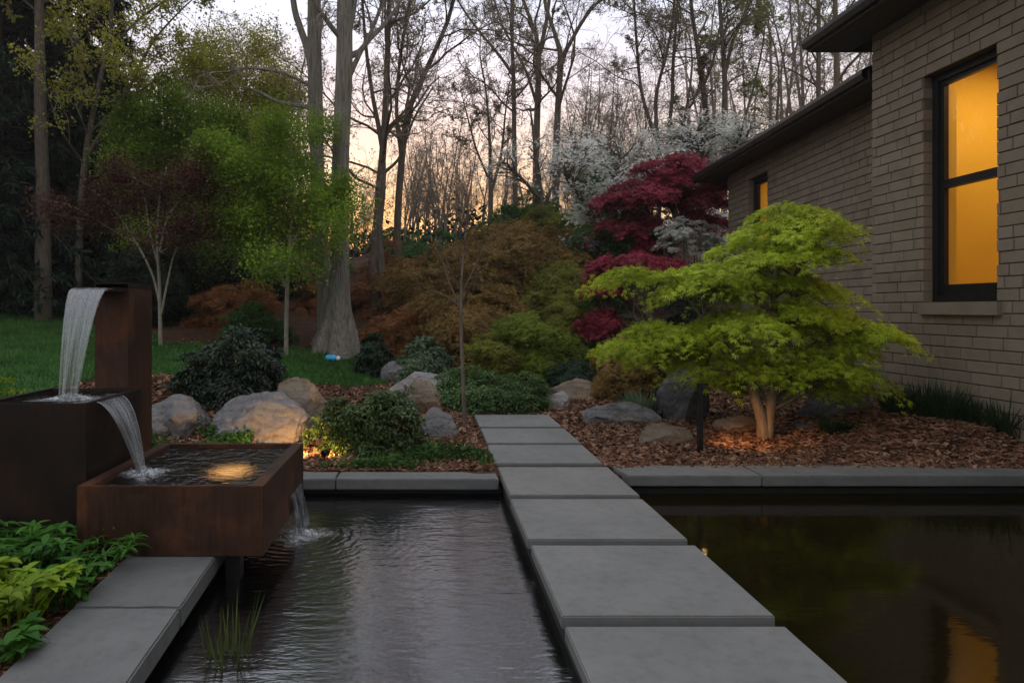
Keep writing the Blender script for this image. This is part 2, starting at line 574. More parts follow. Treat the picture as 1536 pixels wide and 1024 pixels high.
c = t.ramp(g.outputs['Random Per Island'], [(0, (.055, .026, .015)), (.35, (.13, .060, .033)), (.7, (.225, .115, .070)), (1, (.36, .22, .145))])
n1 = t.noise(t.coord((1, 1, 1)), 70, 3)
c = t.mix(c, (.55, .52, .5), t.ramp(n1, [(.4, (1, 1, 1)), (.6, (0, 0, 0))]), 'MULTIPLY')
M['chip'] = t.done(t.pr(c, .85, spec=.2, normal=t.bump(n1, .5, .004)).outputs[0])
t = NT('lawn_turf')
v = t.coord(); n1 = t.noise(v, 1.2, 5); n2 = t.noise(v, 60, 4)
c = t.mix(t.ramp(n1, [(.3, (.032, .092, .020)), (.7, (.058, .15, .032))]), (.45, .5, .4), t.ramp(n2, [(.4, (1, 1, 1)), (.6, (0, 0, 0))]), 'MULTIPLY')
M['lawn'] = t.done(t.pr(c, .9, spec=.15, normal=t.bump(n2, .8, .03)).outputs[0])
M['blade'] = leaf_mat('lawn_blades', (.036, .115, .022), (.095, .23, .045), .35)
# bark
M['bark_grey'] = bark_mat('grey_bark', (.085, .074, .062), (.27, .245, .215), (9, 9, .8), .9, .035)
M['bark_dark'] = bark_mat('dark_bark', (0.053, 0.041, 0.033), (0.158, 0.128, 0.102))
M['bark_mid'] = bark_mat('brown_bark', (0.078, 0.060, 0.047), (0.208, 0.163, 0.130))
M['bark_pale'] = bark_mat('pale_bark', (.14, .125, .10), (.30, .27, .22), (4, 4, 3), .3, .01)
M['bark_warm'] = bark_mat('maple_bark', (.12, .085, .055), (.26, .19, .13), (6, 6, 2), .4, .01)
M['twig'] = plain('twig_bark', (0.243, 0.198, 0.162), .9, 0, .1)
M['twig_brown'] = plain('brown_twig_bark', (.085, .058, .04), .9, 0, .1)
# foliage
M['bud'] = leaf_mat('spring_buds', (.18, .15, .06), (.30, .23, .12), .68)
M['bud_green'] = leaf_mat('spring_leaf_small', (.16, .20, .04), (.30, .33, .08), .68)
M['bud_tan'] = leaf_mat('tan_buds', (0.260, 0.195, 0.130), (0.416, 0.325, 0.234), .68)
M['spring'] = leaf_mat('spring_green_leaf', (0.146, 0.265, 0.021), (0.305, 0.437, 0.046), .5)
M['spring_far'] = leaf_mat('olive_spring_leaf', (0.278, 0.316, 0.037), (0.506, 0.468, 0.089), .6)
M['lime'] = leaf_mat('lime_maple_leaf', (0.286, 0.440, 0.024), (0.517, 0.638, 0.039), .42, c3=(0.638, 0.660, 0.050))
M['crimson'] = leaf_mat('crimson_maple_leaf', (0.245, 0.026, 0.053), (0.490, 0.062, 0.109), .4)
M['plum'] = leaf_mat('plum_maple_leaf', (.065, .022, .018), (.13, .045, .032), .35)
M['rust'] = leaf_mat('rust_maple_leaf', (0.194, 0.122, 0.036), (0.374, 0.235, 0.069), .35)
M['rust_red'] = leaf_mat('red_brown_maple_leaf', (0.209, 0.086, 0.036), (0.374, 0.160, 0.056), .35)
M['olive'] = leaf_mat('olive_maple_leaf', (0.149, 0.174, 0.023), (0.299, 0.287, 0.043), .35)
M['fresh'] = leaf_mat('fresh_green_maple_leaf', (0.128, 0.194, 0.016), (0.256, 0.312, 0.032), .4)
M['deep'] = leaf_mat('deep_green_leaf', (0.036, 0.104, 0.026), (0.090, 0.200, 0.043), .3)
M['dogwood'] = leaf_mat('white_bracts', (.80, .82, .79), (.91, .92, .89), .58)
M['rhodo'] = leaf_mat('rhododendron_leaf', (0.008, 0.022, 0.010), (0.022, 0.050, 0.021), .15, .4, .5)
M['blue_leaf'] = leaf_mat('blue_green_leaf', (0.072, 0.126, 0.070), (0.165, 0.231, 0.135), .25)
M['dark_blue'] = leaf_mat('dark_blue_green_leaf', (0.020, 0.044, 0.024), (0.050, 0.084, 0.044), .2)
M['boxleaf'] = leaf_mat('holly_leaf', (.022, .055, .012), (.065, .12, .022), .25, .4, .5, c3=(.16, .19, .03))
M['hedge'] = leaf_mat('hedge_leaf', (0.079, 0.158, 0.055), (0.179, 0.294, 0.106), .3)
M['cover'] = leaf_mat('ground_cover_leaf', (.028, .085, .014), (.085, .18, .030), .35)
M['conifer'] = leaf_mat('conifer_needles', (.008, .026, .016), (.020, .046, .025), .12)
M['under'] = leaf_mat('undergrowth_leaf', (.008, .020, .010), (.022, .040, .016), .2)
M['herb'] = leaf_mat('herb_leaf', (.030, .120, .012), (.075, .22, .022), .4)
M['herb_lime'] = leaf_mat('lime_herb_leaf', (.14, .25, .008), (.26, .38, .014), .4)
M['reed'] = leaf_mat('reed_blade', (.055, .090, .020), (.13, .17, .04), .35)
M['tuft'] = leaf_mat('grass_tuft_blade', (.018, .045, .018), (.048, .085, .030), .3)
# water
M['pond_rip'] = water_mat('rippled_pond_water', (.05, .042, .030), 4.0, 10, .15, .030, (.45, 1.2, 1), .4, 34, .18, grough=.17, splash=(-.84, 4.45, 5.0, 1.6))
M['pond'] = water_mat('still_pond_water', (.42, .32, .12), 1.42, 4, .06, .02, (.6, 1.4, 1), .4, 18, .05, grough=.06, murk=(.013, .0095, .003))
M['basin_water'] = water_mat('basin_water', (.55, .52, .46), 2.2, 13, .6, .03, (.8, 1.2, 1), .02, 40, .6, .5)
M['fall'] = fall_mat('falling_water', (26, 1.1, 1))
M['fall_white_lit'] = fall_mat('white_falling_water_painted_lit', (16, 1.6, 1), (.40, .52, .66))  # denser white streaks; lamplight on the short spill is put into its colour
t = NT('water_foam')
n1 = t.noise(t.coord(), 38, 5, .65)
di = t.pr((.72, .74, .76), .25, spec=.6, normal=t.bump(n1, .8, .02))
tr = t.n('ShaderNodeBsdfTransparent')
at = t.n('ShaderNodeAttribute'); at.attribute_name = 'flow'
sx = t.n('ShaderNodeSeparateXYZ'); t.l(at.outputs['Vector'], sx.inputs[0])
mm = t.n('ShaderNodeMath', operation='MULTIPLY'); t.l(sx.outputs[0], mm.inputs[0])
t.l(t.ramp(n1, [(.38, (0, 0, 0)), (.62, (1, 1, 1))]), mm.inputs[1])
ms = t.n('ShaderNodeMixShader'); t.l(mm.outputs[0], ms.inputs[0]); t.l(tr.outputs[0], ms.inputs[1]); t.l(di.outputs[0], ms.inputs[2])
M['foam'] = t.done(ms.outputs[0])
M['curtain'] = leaf_mat('curtain_cloth', (.42, .24, .04), (.46, .27, .05), .3)
M['lamp'] = emit('lamp_lens', (1.0, .62, .24), 40)
M['lamp_soft'] = emit('pool_light_lens', (1.0, .52, .17), 1.5)
M['blue_plastic'] = plain('blue_plastic', (.05, .45, .85), .3, 0, .5)
M['white_plastic'] = plain('white_plastic', (.7, .72, .75), .4)


# ------------------------------------------------------------------ ground
def sstep(a, b, x):
    t = np.clip((x - a) / (b - a), 0, 1)
    return t * t * (3 - 2 * t)


def gz(x, y):
    x = np.asarray(x, float); y = np.asarray(y, float)
    a = np.interp(y, [0, 5.75, 6.5, 8.5, 11, 13, 17, 22, 40, 120, 400], [-.04, -.03, -.005, .05, .16, .30, .60, .95, 1.6, 2.5, 3])
    b = .75 * (1 - np.exp(-np.maximum(0, -x - .9) * .27)) * sstep(5.6, 8.6, y)
    h = sstep(-7, -1, x) * np.interp(y, [0, 12, 16, 20, 27, 40, 70, 400], [0, 0, .6, 1.5, 2.6, 3.3, 3.6, 4])
    r = .22 * sstep(3.6, 5.3, x) * sstep(5.5, 6.4, y)
    n = .03 * np.sin(x * 1.7 + 1.3 * np.sin(y * .9)) * sstep(6, 9, y) + .02 * np.sin(y * 2.1 + x)* sstep(6, 9, y)
    path = sstep(.2, .5, x) * sstep(1.95, 1.62, x) * sstep(9.4, 8.5, y) * sstep(5.5, 5.8, y)
    return (a + b + h + r + n) * (1 - path) - .012 * path


def gzs(x, y):
    return float(gz(x, y))


POND = (-1.30, 5.05, -3.0, 5.50)
xs = np.unique(np.round(np.concatenate([np.linspace(-130, -30, 9), np.arange(-30, 30, .5), np.linspace(30, 130, 9), np.arange(-6, 7, .16), [POND[0], POND[0] - .01, POND[1], POND[1] + .01]]), 4))
ys = np.unique(np.round(np.concatenate([np.linspace(-40, -4, 10), np.arange(-4, 14, .16), np.arange(14, 50, .6), np.linspace(50, 140, 12), [POND[2], POND[2] - .01, POND[3], POND[3] + .01]]), 4))
X, Y = np.meshgrid(xs, ys)
Z = gz(X, Y)
inside = (X >= POND[0]) & (X <= POND[1]) & (Y >= POND[2]) & (Y <= POND[3])
Z = np.where(inside, -.75, Z)
mb = MB()
idx = np.arange(X.size).reshape(X.shape)
mb.add(np.stack([X, Y, Z], -1), np.stack([idx[:-1, :-1], idx[:-1, 1:], idx[1:, 1:], idx[1:, :-1]], -1).reshape(-1, 4))
tag(mb.build('ground', M['mulch'], smooth=False), kind='structure')


def in_lawn(x, y):
    px = 642 + x / y * 1000
    front = np.interp(x, [-14, -6, -4, -2.2, -1.2, -.6], [5.2, 6.0, 8.2, 9.2, 10.0, 11.0])
    back = np.interp(x, [-14, -10.5, -6.3, -4.9, -4.3, -2.6, -1.6, -.6], [18.5, 17.0, 14.2, 12.2, 12.3, 12.7, 12.5, 12.2])
    wob = .18 * np.sin(x * 3.1) + .1 * np.sin(x * 7.3 + 1)
    return (y > front + wob) & (y < back + wob) & (x < -.62) & (x > -16)


lx = np.arange(-16, -.4, .13); ly = np.arange(4.8, 19, .13)
X, Y = np.meshgrid(lx, ly)
ok = in_lawn(X, Y)
Z = gz(X, Y) + .012
idx = np.arange(X.size).reshape(X.shape)
cells = np.stack([idx[:-1, :-1], idx[:-1, 1:], idx[1:, 1:], idx[1:, :-1]], -1)
keep = ok[:-1, :-1] & ok[:-1, 1:] & ok[1:, 1:] & ok[1:, :-1]
mb = MB()
mb.add(np.stack([X, Y, Z], -1), cells[keep])
tag(mb.build('lawn', M['lawn'], smooth=True), kind='structure')
rng = np.random.default_rng(3)
x = rng.uniform(-15, -.6, 190000); y = rng.uniform(5, 18, 190000)
k = in_lawn(x, y) & (x / y > -.72)
x = x[k][:90000]; y = y[k][:90000]
pos = np.stack([x, y, gz(x, y) + .008], -1)
d = rng.normal(size=pos.shape) * .45; d[:, 2] = 1
mb = MB()
mb.leaves(pos, d, rng.normal(size=pos.shape), rng.uniform(.03, .065, len(pos)) * (1 + .03 * y), 'tri', .13)
tag(mb.build('lawn_grass', M['blade']), 'short dark green lawn grass sloping up to the left woods', 'grass', kind='stuff')

# mulch chips
N = 30000
x = rng.uniform(-4.6, 5.38, N * 2); y = 5.68 + rng.uniform(0, 1, N * 2) ** 1.6 * 7
k = ~in_lawn(x, y) & ~((x > .56) & (x < 1.55) & (y < 8.5)) & (np.abs(x / y + .02) < 1.0)
x = x[k][:N]; y = y[k][:N]
n = len(x)
pos = np.stack([x, y, gz(x, y) + rng.uniform(.0, .018, n)], -1)
a = rng.normal(size=(n, 3)); a[:, 2] *= .35; a = unit(a)
nn = rng.normal(size=(n, 3)) * .5; nn[:, 2] = 1
b = unit(np.cross(a, nn)); c = np.cross(a, b)
la = rng.uniform(.018, .055, (n, 1)); lb = rng.uniform(.008, .02, (n, 1)); lc = rng.uniform(.002, .005, (n, 1))
V = []
for sz in (-1, 1):
    for sy in (-1, 1):
        for sx_ in (-1, 1):
            V.append(pos + a * la * sx_ * (1 if sy < 0 else .75) + b * lb * sy + c * lc * sz)
V = np.stack(V, 1)
F = np.array([(0, 2, 3, 1), (4, 5, 7, 6), (0, 1, 5, 4), (2, 6, 7, 3), (0, 4, 6, 2), (1, 3, 7, 5)])
mb = MB(); mb.add(V, (np.arange(n)[:, None, None] * 8 + F[None]).reshape(-1, 4))
# path-side chips by the near bed on the left of the kerb
x = rng.uniform(-3.2, -1.5, 2600); y = rng.uniform(1.6, 3.7, 2600); k = x < -1.62 + .06 * (3.66 - y); x = x[k]; y = y[k]; n = len(x)
pos = np.stack([x, y, gz(x, y) + rng.uniform(0, .02, n)], -1)
mb.leaves(pos, np.concatenate([rng.normal(size=(n, 2)), rng.normal(size=(n, 1)) * .3], 1), np.tile([[.1, .1, 1]], (n, 1)) + rng.normal(size=(n, 3)) * .3, rng.uniform(.03, .08, n), 'diamond', .2)
tag(mb.build('bark_mulch', M['chip']), 'red brown shredded bark mulch covering the garden beds', 'mulch', kind='stuff')

# ------------------------------------------------------------------ pond
WZ = -.16
mb = MB(); mb.add([(-1.29, -3, WZ), (.615, -3, WZ), (.615, 5.49, WZ), (-1.29, 5.49, WZ)], [(0, 1, 2, 3)])
tag(mb.build('pond_water', M['pond_rip']), kind='structure')
mb = MB(); mb.add([(1.49, -3, WZ), (5.04, -3, WZ), (5.04, 5.49, WZ), (1.49, 5.49, WZ)], [(0, 1, 2, 3)])
tag(mb.build('pond_water', M['pond']), kind='structure')
mb = MB()
mb.box(-1.36, .60, 5.46, 5.62, -.75, -.125); mb.box(1.50, 5.05, 5.46, 5.70, -.75, -.115)
mb.box(5.02, 5.2, -3, 5.45, -.75, -.06)
v8 = []
for z in (-.75, -.10):
    for yy in (-3.0, 4.9):
        for dx in (-.20, -.07):
            v8.append((-1.16 + .06 * (3.66 - yy) + dx, yy, z))
mb.hexa(v8)
tag(mb.build('pond_wall', M['liner']), kind='structure')
mb = MB(); mb.box(.615, 1.495, -.2, 5.66, -.75, -.075)
tag(mb.build('walkway_base', M['liner']), kind='structure')

# slabs
SL = [(7.572, 8.44, 'farthest grey paving slab of the walkway, reaching into the mulch'),
      (6.655, 7.475, 'second grey walkway slab from the garden end, lying in mulch'),
      (5.782, 6.57, 'third grey walkway slab from the garden end, just behind the pond kerb'),
      (4.838, 5.70, 'grey walkway slab that bridges from the kerb out over the pond'),
      (3.912, 4.742, 'grey walkway slab in the pond, third nearest to the viewer'),
      (2.933, 3.814, 'large grey walkway slab in the pond, whole and second nearest'),
      (1.92, 2.84, 'nearest grey walkway slab, cut off by the bottom of the photo')]
for i, (a, b, lab) in enumerate(SL):
    mb = MB()
    dx = [0.0, .004, -.004, .012, 0, .004, -.003][i]
    mb.bevbox(.585 + dx, 1.525 + dx, a, b, -.062 if i > 2 else -.05, 0.0 + (i < 3) * .012, .006, jit=.0012, seed=i, sub=7)
    tag(mb.build('stepping_slab', M['slab']), lab, 'stepping slab', 'stepping slabs of the pond walkway')


def kerb(label, pts, z0, z1, seed, group='kerb stones round the pond'):
    """pts: 4 plan corners ordered (x0y0, x1y0, x0y1, x1y1)"""
    mb = MB()
    bm = bmesh.new()
    vs = [bm.verts.new((p[0], p[1], z)) for z in (z0, z1) for p in pts]
    for f in [(0, 2, 3, 1), (4, 5, 7, 6), (0, 1, 5, 4), (2, 6, 7, 3), (0, 4, 6, 2), (1, 3, 7, 5)]:
        bm.faces.new([vs[q] for q in f])
    bmesh.ops.subdivide_edges(bm, edges=bm.edges[:], cuts=9, use_grid_fill=True)
    es = [e for e in bm.edges if len(e.link_faces) == 2 and e.calc_face_angle() > .8]
    bmesh.ops.bevel(bm, geom=es, offset=.008, segments=2, affect='EDGES')
    for v in bm.verts:
        v.co += Vector((mnoise.noise(v.co * 11 + Vector((seed, 0, 0))), mnoise.noise(v.co * 11 + Vector((0, seed, 5))), mnoise.noise(v.co * 11 + Vector((3, 0, seed))) * .5)) * .004
    mb.bm(bm)
    return tag(mb.build('kerb_stone', M['kerb']), label, 'kerb stone', group)


kerb('short kerb stone at the back of the pond, partly behind the steel basin', [(-1.62, 5.39), (-.752, 5.39), (-1.62, 5.64), (-.752, 5.64)], -.113, -.027, 1)
kerb('kerb stone along the back of the pond left of the walkway, below the ground cover', [(-.742, 5.39), (.572, 5.39), (-.742, 5.64), (.572, 5.64)], -.113, -.027, 2)
kerb('kerb stone along the back of the pond, right of the walkway with angled end', [(1.62, 5.39), (2.70, 5.39), (1.56, 5.76), (2.70, 5.76)], -.085, 0.0, 3)
kerb('long kerb stone along the back of the pond, running out under the house', [(2.706, 5.39), (5.2, 5.39), (2.706, 5.76), (5.2, 5.76)], -.085, 0.0, 4)


def lk(y, dx):
    return (-1.16 + .06 * (3.66 - y) + dx, y)


kerb('kerb stone at lower left running from under the steel basin to a joint', [lk(3.02, -.49), lk(3.02, 0), lk(3.86, -.49), lk(3.86, 0)], -.10, 0, 5)
kerb('nearest kerb stone at lower left, beside the lime leaved plants', [lk(.9, -.49), lk(.9, 0), lk(3.01, -.49), lk(3.01, 0)], -.10, 0, 6)


# ------------------------------------------------------------------ steel fountain
def set_flow(o, data):
    a = o.data.attributes.new('flow', 'FLOAT_VECTOR', 'POINT')
    a.data.foreach_set('vector', np.asarray(data, np.float32).ravel())


def sheet(name, label, left, right, seed, nu=34, amp=.010, group='streams of the fountain', parent=None, mat='fall', thick=.006):
    """left,right: (K,3) edge curves of a stream of water"""
    r = np.random.default_rng(seed)
    left = np.asarray(left, float); right = np.asarray(right, float)
    K = len(left)
    u = np.linspace(0, 1, nu)
    pts = left[:, None] * (1 - u)[None, :, None] + right[:, None] * u[None, :, None]
    t = np.gradient(pts, axis=0); s_ = np.gradient(pts, axis=1)
    n = unit(np.cross(t, s_))
    f = np.zeros((K, nu)); vv = np.linspace(0, 1, K)[:, None]
    for k in (9, 17, 29, 43):
        f += np.sin(u[None] * k + r.uniform(0, 6.28) + vv * r.uniform(-1.5, 1.5)) / (k ** .5)
    f *= (vv * .9 + .1)
    pts = pts + n * f[..., None] * amp * 3
    front = pts + n * thick / 2; back = pts - n * thick / 2
    V = np.concatenate([front.reshape(-1, 3), back.reshape(-1, 3)])
    id0 = np.arange(K * nu).reshape(K, nu); id1 = id0 + K * nu
    q = lambda i: np.stack([i[:-1, :-1], i[:-1, 1:], i[1:, 1:], i[1:, :-1]], -1).reshape(-1, 4)
    mb = MB()
    faces = [q(id0), q(id1)[:, ::-1]]
    for e in (0, nu - 1):
        faces.append(np.stack([id0[:-1, e], id0[1:, e], id1[1:, e], id1[:-1, e]], -1))
    mb.add(V, np.concatenate(faces))
    o = mb.build(name, M[mat], parent, smooth=True)
    uu = np.stack([np.tile(u[None], (K, 1)), np.tile(vv, (1, nu)), np.full((K, nu), seed * 1.7)], -1).reshape(-1, 3)
    set_flow(o, np.concatenate([uu, uu]))
    return o


def foam(parent, c, rx, ry, seed, hgt=.02, name='foam'):
    r = np.random.default_rng(seed)
    nr, na = 14, 40
    V = [(c[0], c[1], c[2] + .004 + hgt)]; A = [(1, 0, 0)]
    for i in range(1, nr + 1):
        for j in range(na):
            a = j * 2 * PI / na; rr = i / nr
            wob = 1 + .22 * math.sin(3 * a + seed) + .12 * math.sin(7 * a + 2 * seed)
            x_ = c[0] + rx * rr * wob * math.cos(a); y_ = c[1] + ry * rr * wob * math.sin(a)
            h = hgt * (1 - rr) ** 2 * (1 + r.normal() * .5) + .004 + .007 * abs(mnoise.noise(Vector((x_, y_, seed)) * 45)) * (1 - rr)
            V.append((x_, y_, c[2] + h)); A.append(((1 - rr) ** .8, 0, 0))
    F = []
    for i in range(nr - 1):
        for j in range(na):
            a = 1 + i * na + j; b = 1 + i * na + (j + 1) % na
            F.append((a, b, b + na, a + na))
    mb = MB(); mb.add(V, np.array(F))
    T = np.array([(0, 1 + j, 1 + (j + 1) % na) for j in range(na)])
    mb.f.append((T, 0))
    # droplets
    n = 70
    th = r.uniform(0, 6.28, n); rr = np.abs(r.normal(size=n)) * .6
    pos = np.stack([c[0] + rx * rr * np.cos(th), c[1] + ry * rr * np.sin(th), c[2] + .006 + hgt * 1.6 * r.uniform(0, 1, n) * np.exp(-rr)], -1)
    s_ = r.uniform(.0015, .004, n)[:, None]
    base = np.array([(1, 0, 0), (-1, 0, 0), (0, 1, 0), (0, -1, 0), (0, 0, 1), (0, 0, -1)], float)
    VV = (pos[:, None] + s_[:, None] * base[None])
    FF = np.array([(0, 2, 4), (2, 1, 4), (1, 3, 4), (3, 0, 4), (2, 0, 5), (1, 2, 5), (3, 1, 5), (0, 3, 5)])
    mb.add(VV, (np.arange(n)[:, None, None] * 6 + FF[None]).reshape(-1, 3))
    A += [(2, 0, 0)] * (n * 6)
    o = mb.build(name, M['foam'], parent, smooth=True)
    set_flow(o, A)
    return o


def steel_basin(name, label, x0, x1, y0, y1, z0, z1, rim, depth, mat):
    t_ = thing(name, label, 'water basin', ((x0 + x1) / 2, (y0 + y1) / 2, z0))
    mb = MB()
    bm = bmesh.new()
    A = [(x0, y0), (x1, y0), (x1, y1), (x0, y1)]
    B = [(x0 + rim, y0 + rim * .35), (x1 - rim, y0 + rim * .35), (x1 - rim, y1 - rim * .6), (x0 + rim, y1 - rim * .6)]
    ring = lambda P_, z: [bm.verts.new((p[0], p[1], z)) for p in P_]
    b0 = ring(A, z0); a1 = ring(A, z1); i1 = ring(B, z1); i0 = ring(B, z1 - depth)
    bm.faces.new(b0[::-1]); bm.faces.new(i0)
    for k in range(4):
        m = (k + 1) % 4
        bm.faces.new((b0[k], b0[m], a1[m], a1[k])); bm.faces.new((a1[k], a1[m], i1[m], i1[k])); bm.faces.new((i1[k], i1[m], i0[m], i0[k]))
    es = [e for e in bm.edges if abs(e.verts[0].co.z - z1) < 1e-6 and abs(e.verts[1].co.z - z1) < 1e-6]
    es += [e for e in bm.edges if abs(e.verts[0].co.z - e.verts[1].co.z) > .01]
    bmesh.ops.bevel(bm, geom=es, offset=.003, segments=2, affect='EDGES')
    mb.bm(bm)
    mb.build('basin_shell', mat, t_)
    return t_, B


# lower basin
BX0, BX1, BY0, BY1, BZ0, BZ1 = -1.915, -.897, 3.63, 4.80, .006, .385
low, B = steel_basin('fountain_basin', 'low wide rust brown steel basin hovering over the pond corner', BX0, BX1, BY0, BY1, BZ0, BZ1, .075, .30, M['corten_warm'])
mb = MB(); mb.add([(B[0][0], B[0][1], .358), (B[1][0], B[1][1], .358), (B[2][0], B[2][1], .358), (B[3][0], B[3][1], .358)], [(0, 1, 2, 3)])
mb.build('water_surface', M['basin_water'], low)
foam(low, (-1.70, 4.0, .358), .17, .15, 5, .03)
mb = MB()
for k in range(24):
    a = k * PI / 12
    mb.add([(-1.30, 4.40, .10), (-1.30 + .12 * math.cos(a), 4.40 + .14 * math.sin(a), .10), (-1.30 + .12 * math.cos(a + PI / 12), 4.40 + .14 * math.sin(a + PI / 12), .10)], [(0, 1, 2)])
mb.build('submerged_lamp', M['lamp_soft'], low)
mb = MB(); mb.box(-1.13, -1.05, 3.72, 3.80, -.76, .006)
mb.build('support_post', M['black'], low)
# middle basin
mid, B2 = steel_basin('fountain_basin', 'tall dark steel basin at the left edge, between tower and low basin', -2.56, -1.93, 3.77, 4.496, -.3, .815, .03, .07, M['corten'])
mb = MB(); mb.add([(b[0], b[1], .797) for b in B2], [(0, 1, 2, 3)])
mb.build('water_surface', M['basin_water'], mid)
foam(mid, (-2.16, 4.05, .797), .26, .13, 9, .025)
# tower
tow = thing('fountain_tower', 'tall upright rust steel tower with a spout at its top', 'fountain tower', (-2.135, 4.69, -.3))
mb = MB(); mb.bevbox(-2.25, -2.02, 4.50, 4.88, -.3, 1.49, .003)
mb.build('column', M['corten_warm'], tow)
mb = MB()
mb.box(-2.25, -2.245, 4.50, 4.88, 1.49, 1.525); mb.box(-2.025, -2.02, 4.50, 4.88, 1.49, 1.525); mb.box(-2.245, -2.025, 4.875, 4.88, 1.49, 1.525)
mb.box(-2.245, -2.025, 4.50, 4.874, 1.518, 1.525)
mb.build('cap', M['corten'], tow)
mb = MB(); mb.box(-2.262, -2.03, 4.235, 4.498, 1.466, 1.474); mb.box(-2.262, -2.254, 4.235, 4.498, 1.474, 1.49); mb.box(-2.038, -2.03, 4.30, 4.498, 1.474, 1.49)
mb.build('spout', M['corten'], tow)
# streams
tt = np.linspace(0, 1, 40)
st = thing('water_stream', 'upper sheet of water falling from the spout into the tall basin', 'water stream', (-2.15, 4.1, .80), 'streams of the fountain')
drop = .685
yy = 4.25 - .26 * np.sqrt(tt) * np.sqrt(1.0) * 1.0
zz = 1.482 - drop * tt
lf = np.stack([-2.262 + .045 * tt ** .7, 4.236 - .24 * np.sqrt(tt), zz], -1)
rt = np.stack([-2.030 - .075 * tt ** .7, 4.236 - .24 * np.sqrt(tt), zz], -1)
pre = np.array([[-2.254, 4.40, 1.482], [-2.256, 4.33, 1.482]]); prer = np.array([[-2.04, 4.40, 1.482], [-2.036, 4.33, 1.482]])
sheet('falling_sheet', None, np.concatenate([pre, lf]), np.concatenate([prer, rt]), 1, parent=st)
st2 = thing('water_stream', 'curved stream of water spilling from the tall basin into the low basin', 'water stream', (-1.75, 4.0, .36), 'streams of the fountain')
xx = -1.955 + .245 * np.sqrt(tt); z2 = .812 - .455 * tt
a = np.stack([xx, 3.885 + .055 * tt, z2], -1); b = np.stack([xx, 4.20 - .17 * tt, z2 + .01 * np.sin(tt * 3)], -1)
pa = np.array([[-2.05, 3.86, .803], [-1.99, 3.875, .808]]); pb = np.array([[-2.05, 4.24, .803], [-1.99, 4.22, .808]])
sheet('falling_sheet', None, np.concatenate([pa, a]), np.concatenate([pb, b]), 2, parent=st2, amp=.008)
st3 = thing('water_stream', 'short stream of water dropping from under the low basin into the pond', 'water stream', (-.88, 4.5, WZ), 'streams of the fountain')
z3 = .13 - .292 * tt
a = np.stack([-.905 + .05 * np.sqrt(tt), 4.36 - .0 * tt, z3], -1); b = np.stack([-.905 + .05 * np.sqrt(tt), 4.70 + 0 * tt, z3], -1)
sheet('falling_sheet', None, a, b, 3, parent=st3, mat='fall_white_lit', amp=.012)
foam(st3, (-.84, 4.44, WZ), .20, .2, 13, .03)

# ------------------------------------------------------------------ garden lights
bl = thing('bollard_light', 'slim black bollard light standing in the mulch before the lime maple', 'bollard light', (2.562, 6.28, -.02))
mb = MB(); mb.bevbox(2.540, 2.584, 6.258, 6.302, -.08, .635, .003)
mb.build('post', M['black'], bl)
mb = MB(); mb.bevbox(2.536, 2.632, 6.254, 6.306, .635, .648, .003)
mb.box(2.5845, 2.630, 6.255, 6.259, .6275, .636); mb.build('cap', M['black'], bl)
mb = MB(); mb.add([(2.592, 6.264, .6345), (2.592, 6.296, .6345), (2.624, 6.296, .6345), (2.624, 6.264, .6345)], [(0, 1, 2, 3)])
mb.build('lamp', M['lamp'], bl)


def spot(name, loc, target, power, size=100, col=(1, .56, .20), rad=.03, blend=.6):
    l = bpy.data.lights.new(name, 'SPOT')
    l.energy = power; l.color = col; l.spot_size = math.radians(size); l.spot_blend = blend; l.shadow_soft_size = rad
    o = bpy.data.objects.new(name, l)
    COL.objects.link(o)
    o.location = loc
    o.rotation_euler = (Vector(target) - Vector(loc)).to_track_quat('-Z', 'Y').to_euler()
    return o


spot('bollard_lamp', (2.612, 6.280, .632), (3.38, 6.80, -.10), 50, 64, rad=.012, blend=1.0, col=(1, .46, .13))


def uplight(label, loc, target, power, size=110):
    u = thing('garden_spotlight', label, 'garden light', loc, 'ground spotlights')
    x_, y_, z_ = loc
    mb = MB(); mb.tubes([(x_, y_, z_ - .05), (x_, y_, z_ + .05)], [.008, .008], 8)
    mb.build('stake', M['black'], u)
    d_ = unit(np.array(target) - np.array((x_, y_, z_ + .07)))
    c_ = np.array((x_, y_, z_ + .07))
    mb = MB(); mb.tubes([c_ - d_ * .05, c_ - d_ * .03, c_ + d_ * .03], [.02, .03, .034], 14)
    mb.build('housing', M['black'], u)
    mb = MB(); mb.tubes([c_ + d_ * .0305, c_ + d_ * .032], [.026, .026], 14)
    mb.build('lens', M['lamp'], u)
    spot('garden_spot', tuple(c_ + d_ * .05), target, power, size)


uplight('small black ground spotlight behind the low basin, lighting the big boulder', (-1.16, 5.86, gzs(-1.16, 5.86)), (-1.60, 6.9, .14), 42, 125)
uplight('small black ground spotlight hidden at the foot of the clipped round bush', (-.93, 6.02, gzs(-.93, 6.02)), (-.78, 6.5, -.05), 5.0, 120)

# ------------------------------------------------------------------ house
house = thing('brick_house', 'taupe painted brick house with dark eaves and two lit windows', 'house', (7.0, 6.0, 0))


class Frame:                     # wall frame: s along the wall, d into the house, z up
    def __init__(s, ox, oy, dx, dy):
        l = math.hypot(dx, dy); s.o = (ox, oy); s.u = (dx / l, dy / l); s.n = (dy / l, -dx / l)

    def p(s, a, d, z):
        return (s.o[0] + s.u[0] * a + s.n[0] * d, s.o[1] + s.u[1] * a + s.n[1] * d, z)

    def box(s, mb, a0, a1, d0, d1, z0, z1, mi=0):
        mb.hexa([s.p(a, d, z) for z in (z0, z1) for d in (d0, d1) for a in (a0, a1)], mi)


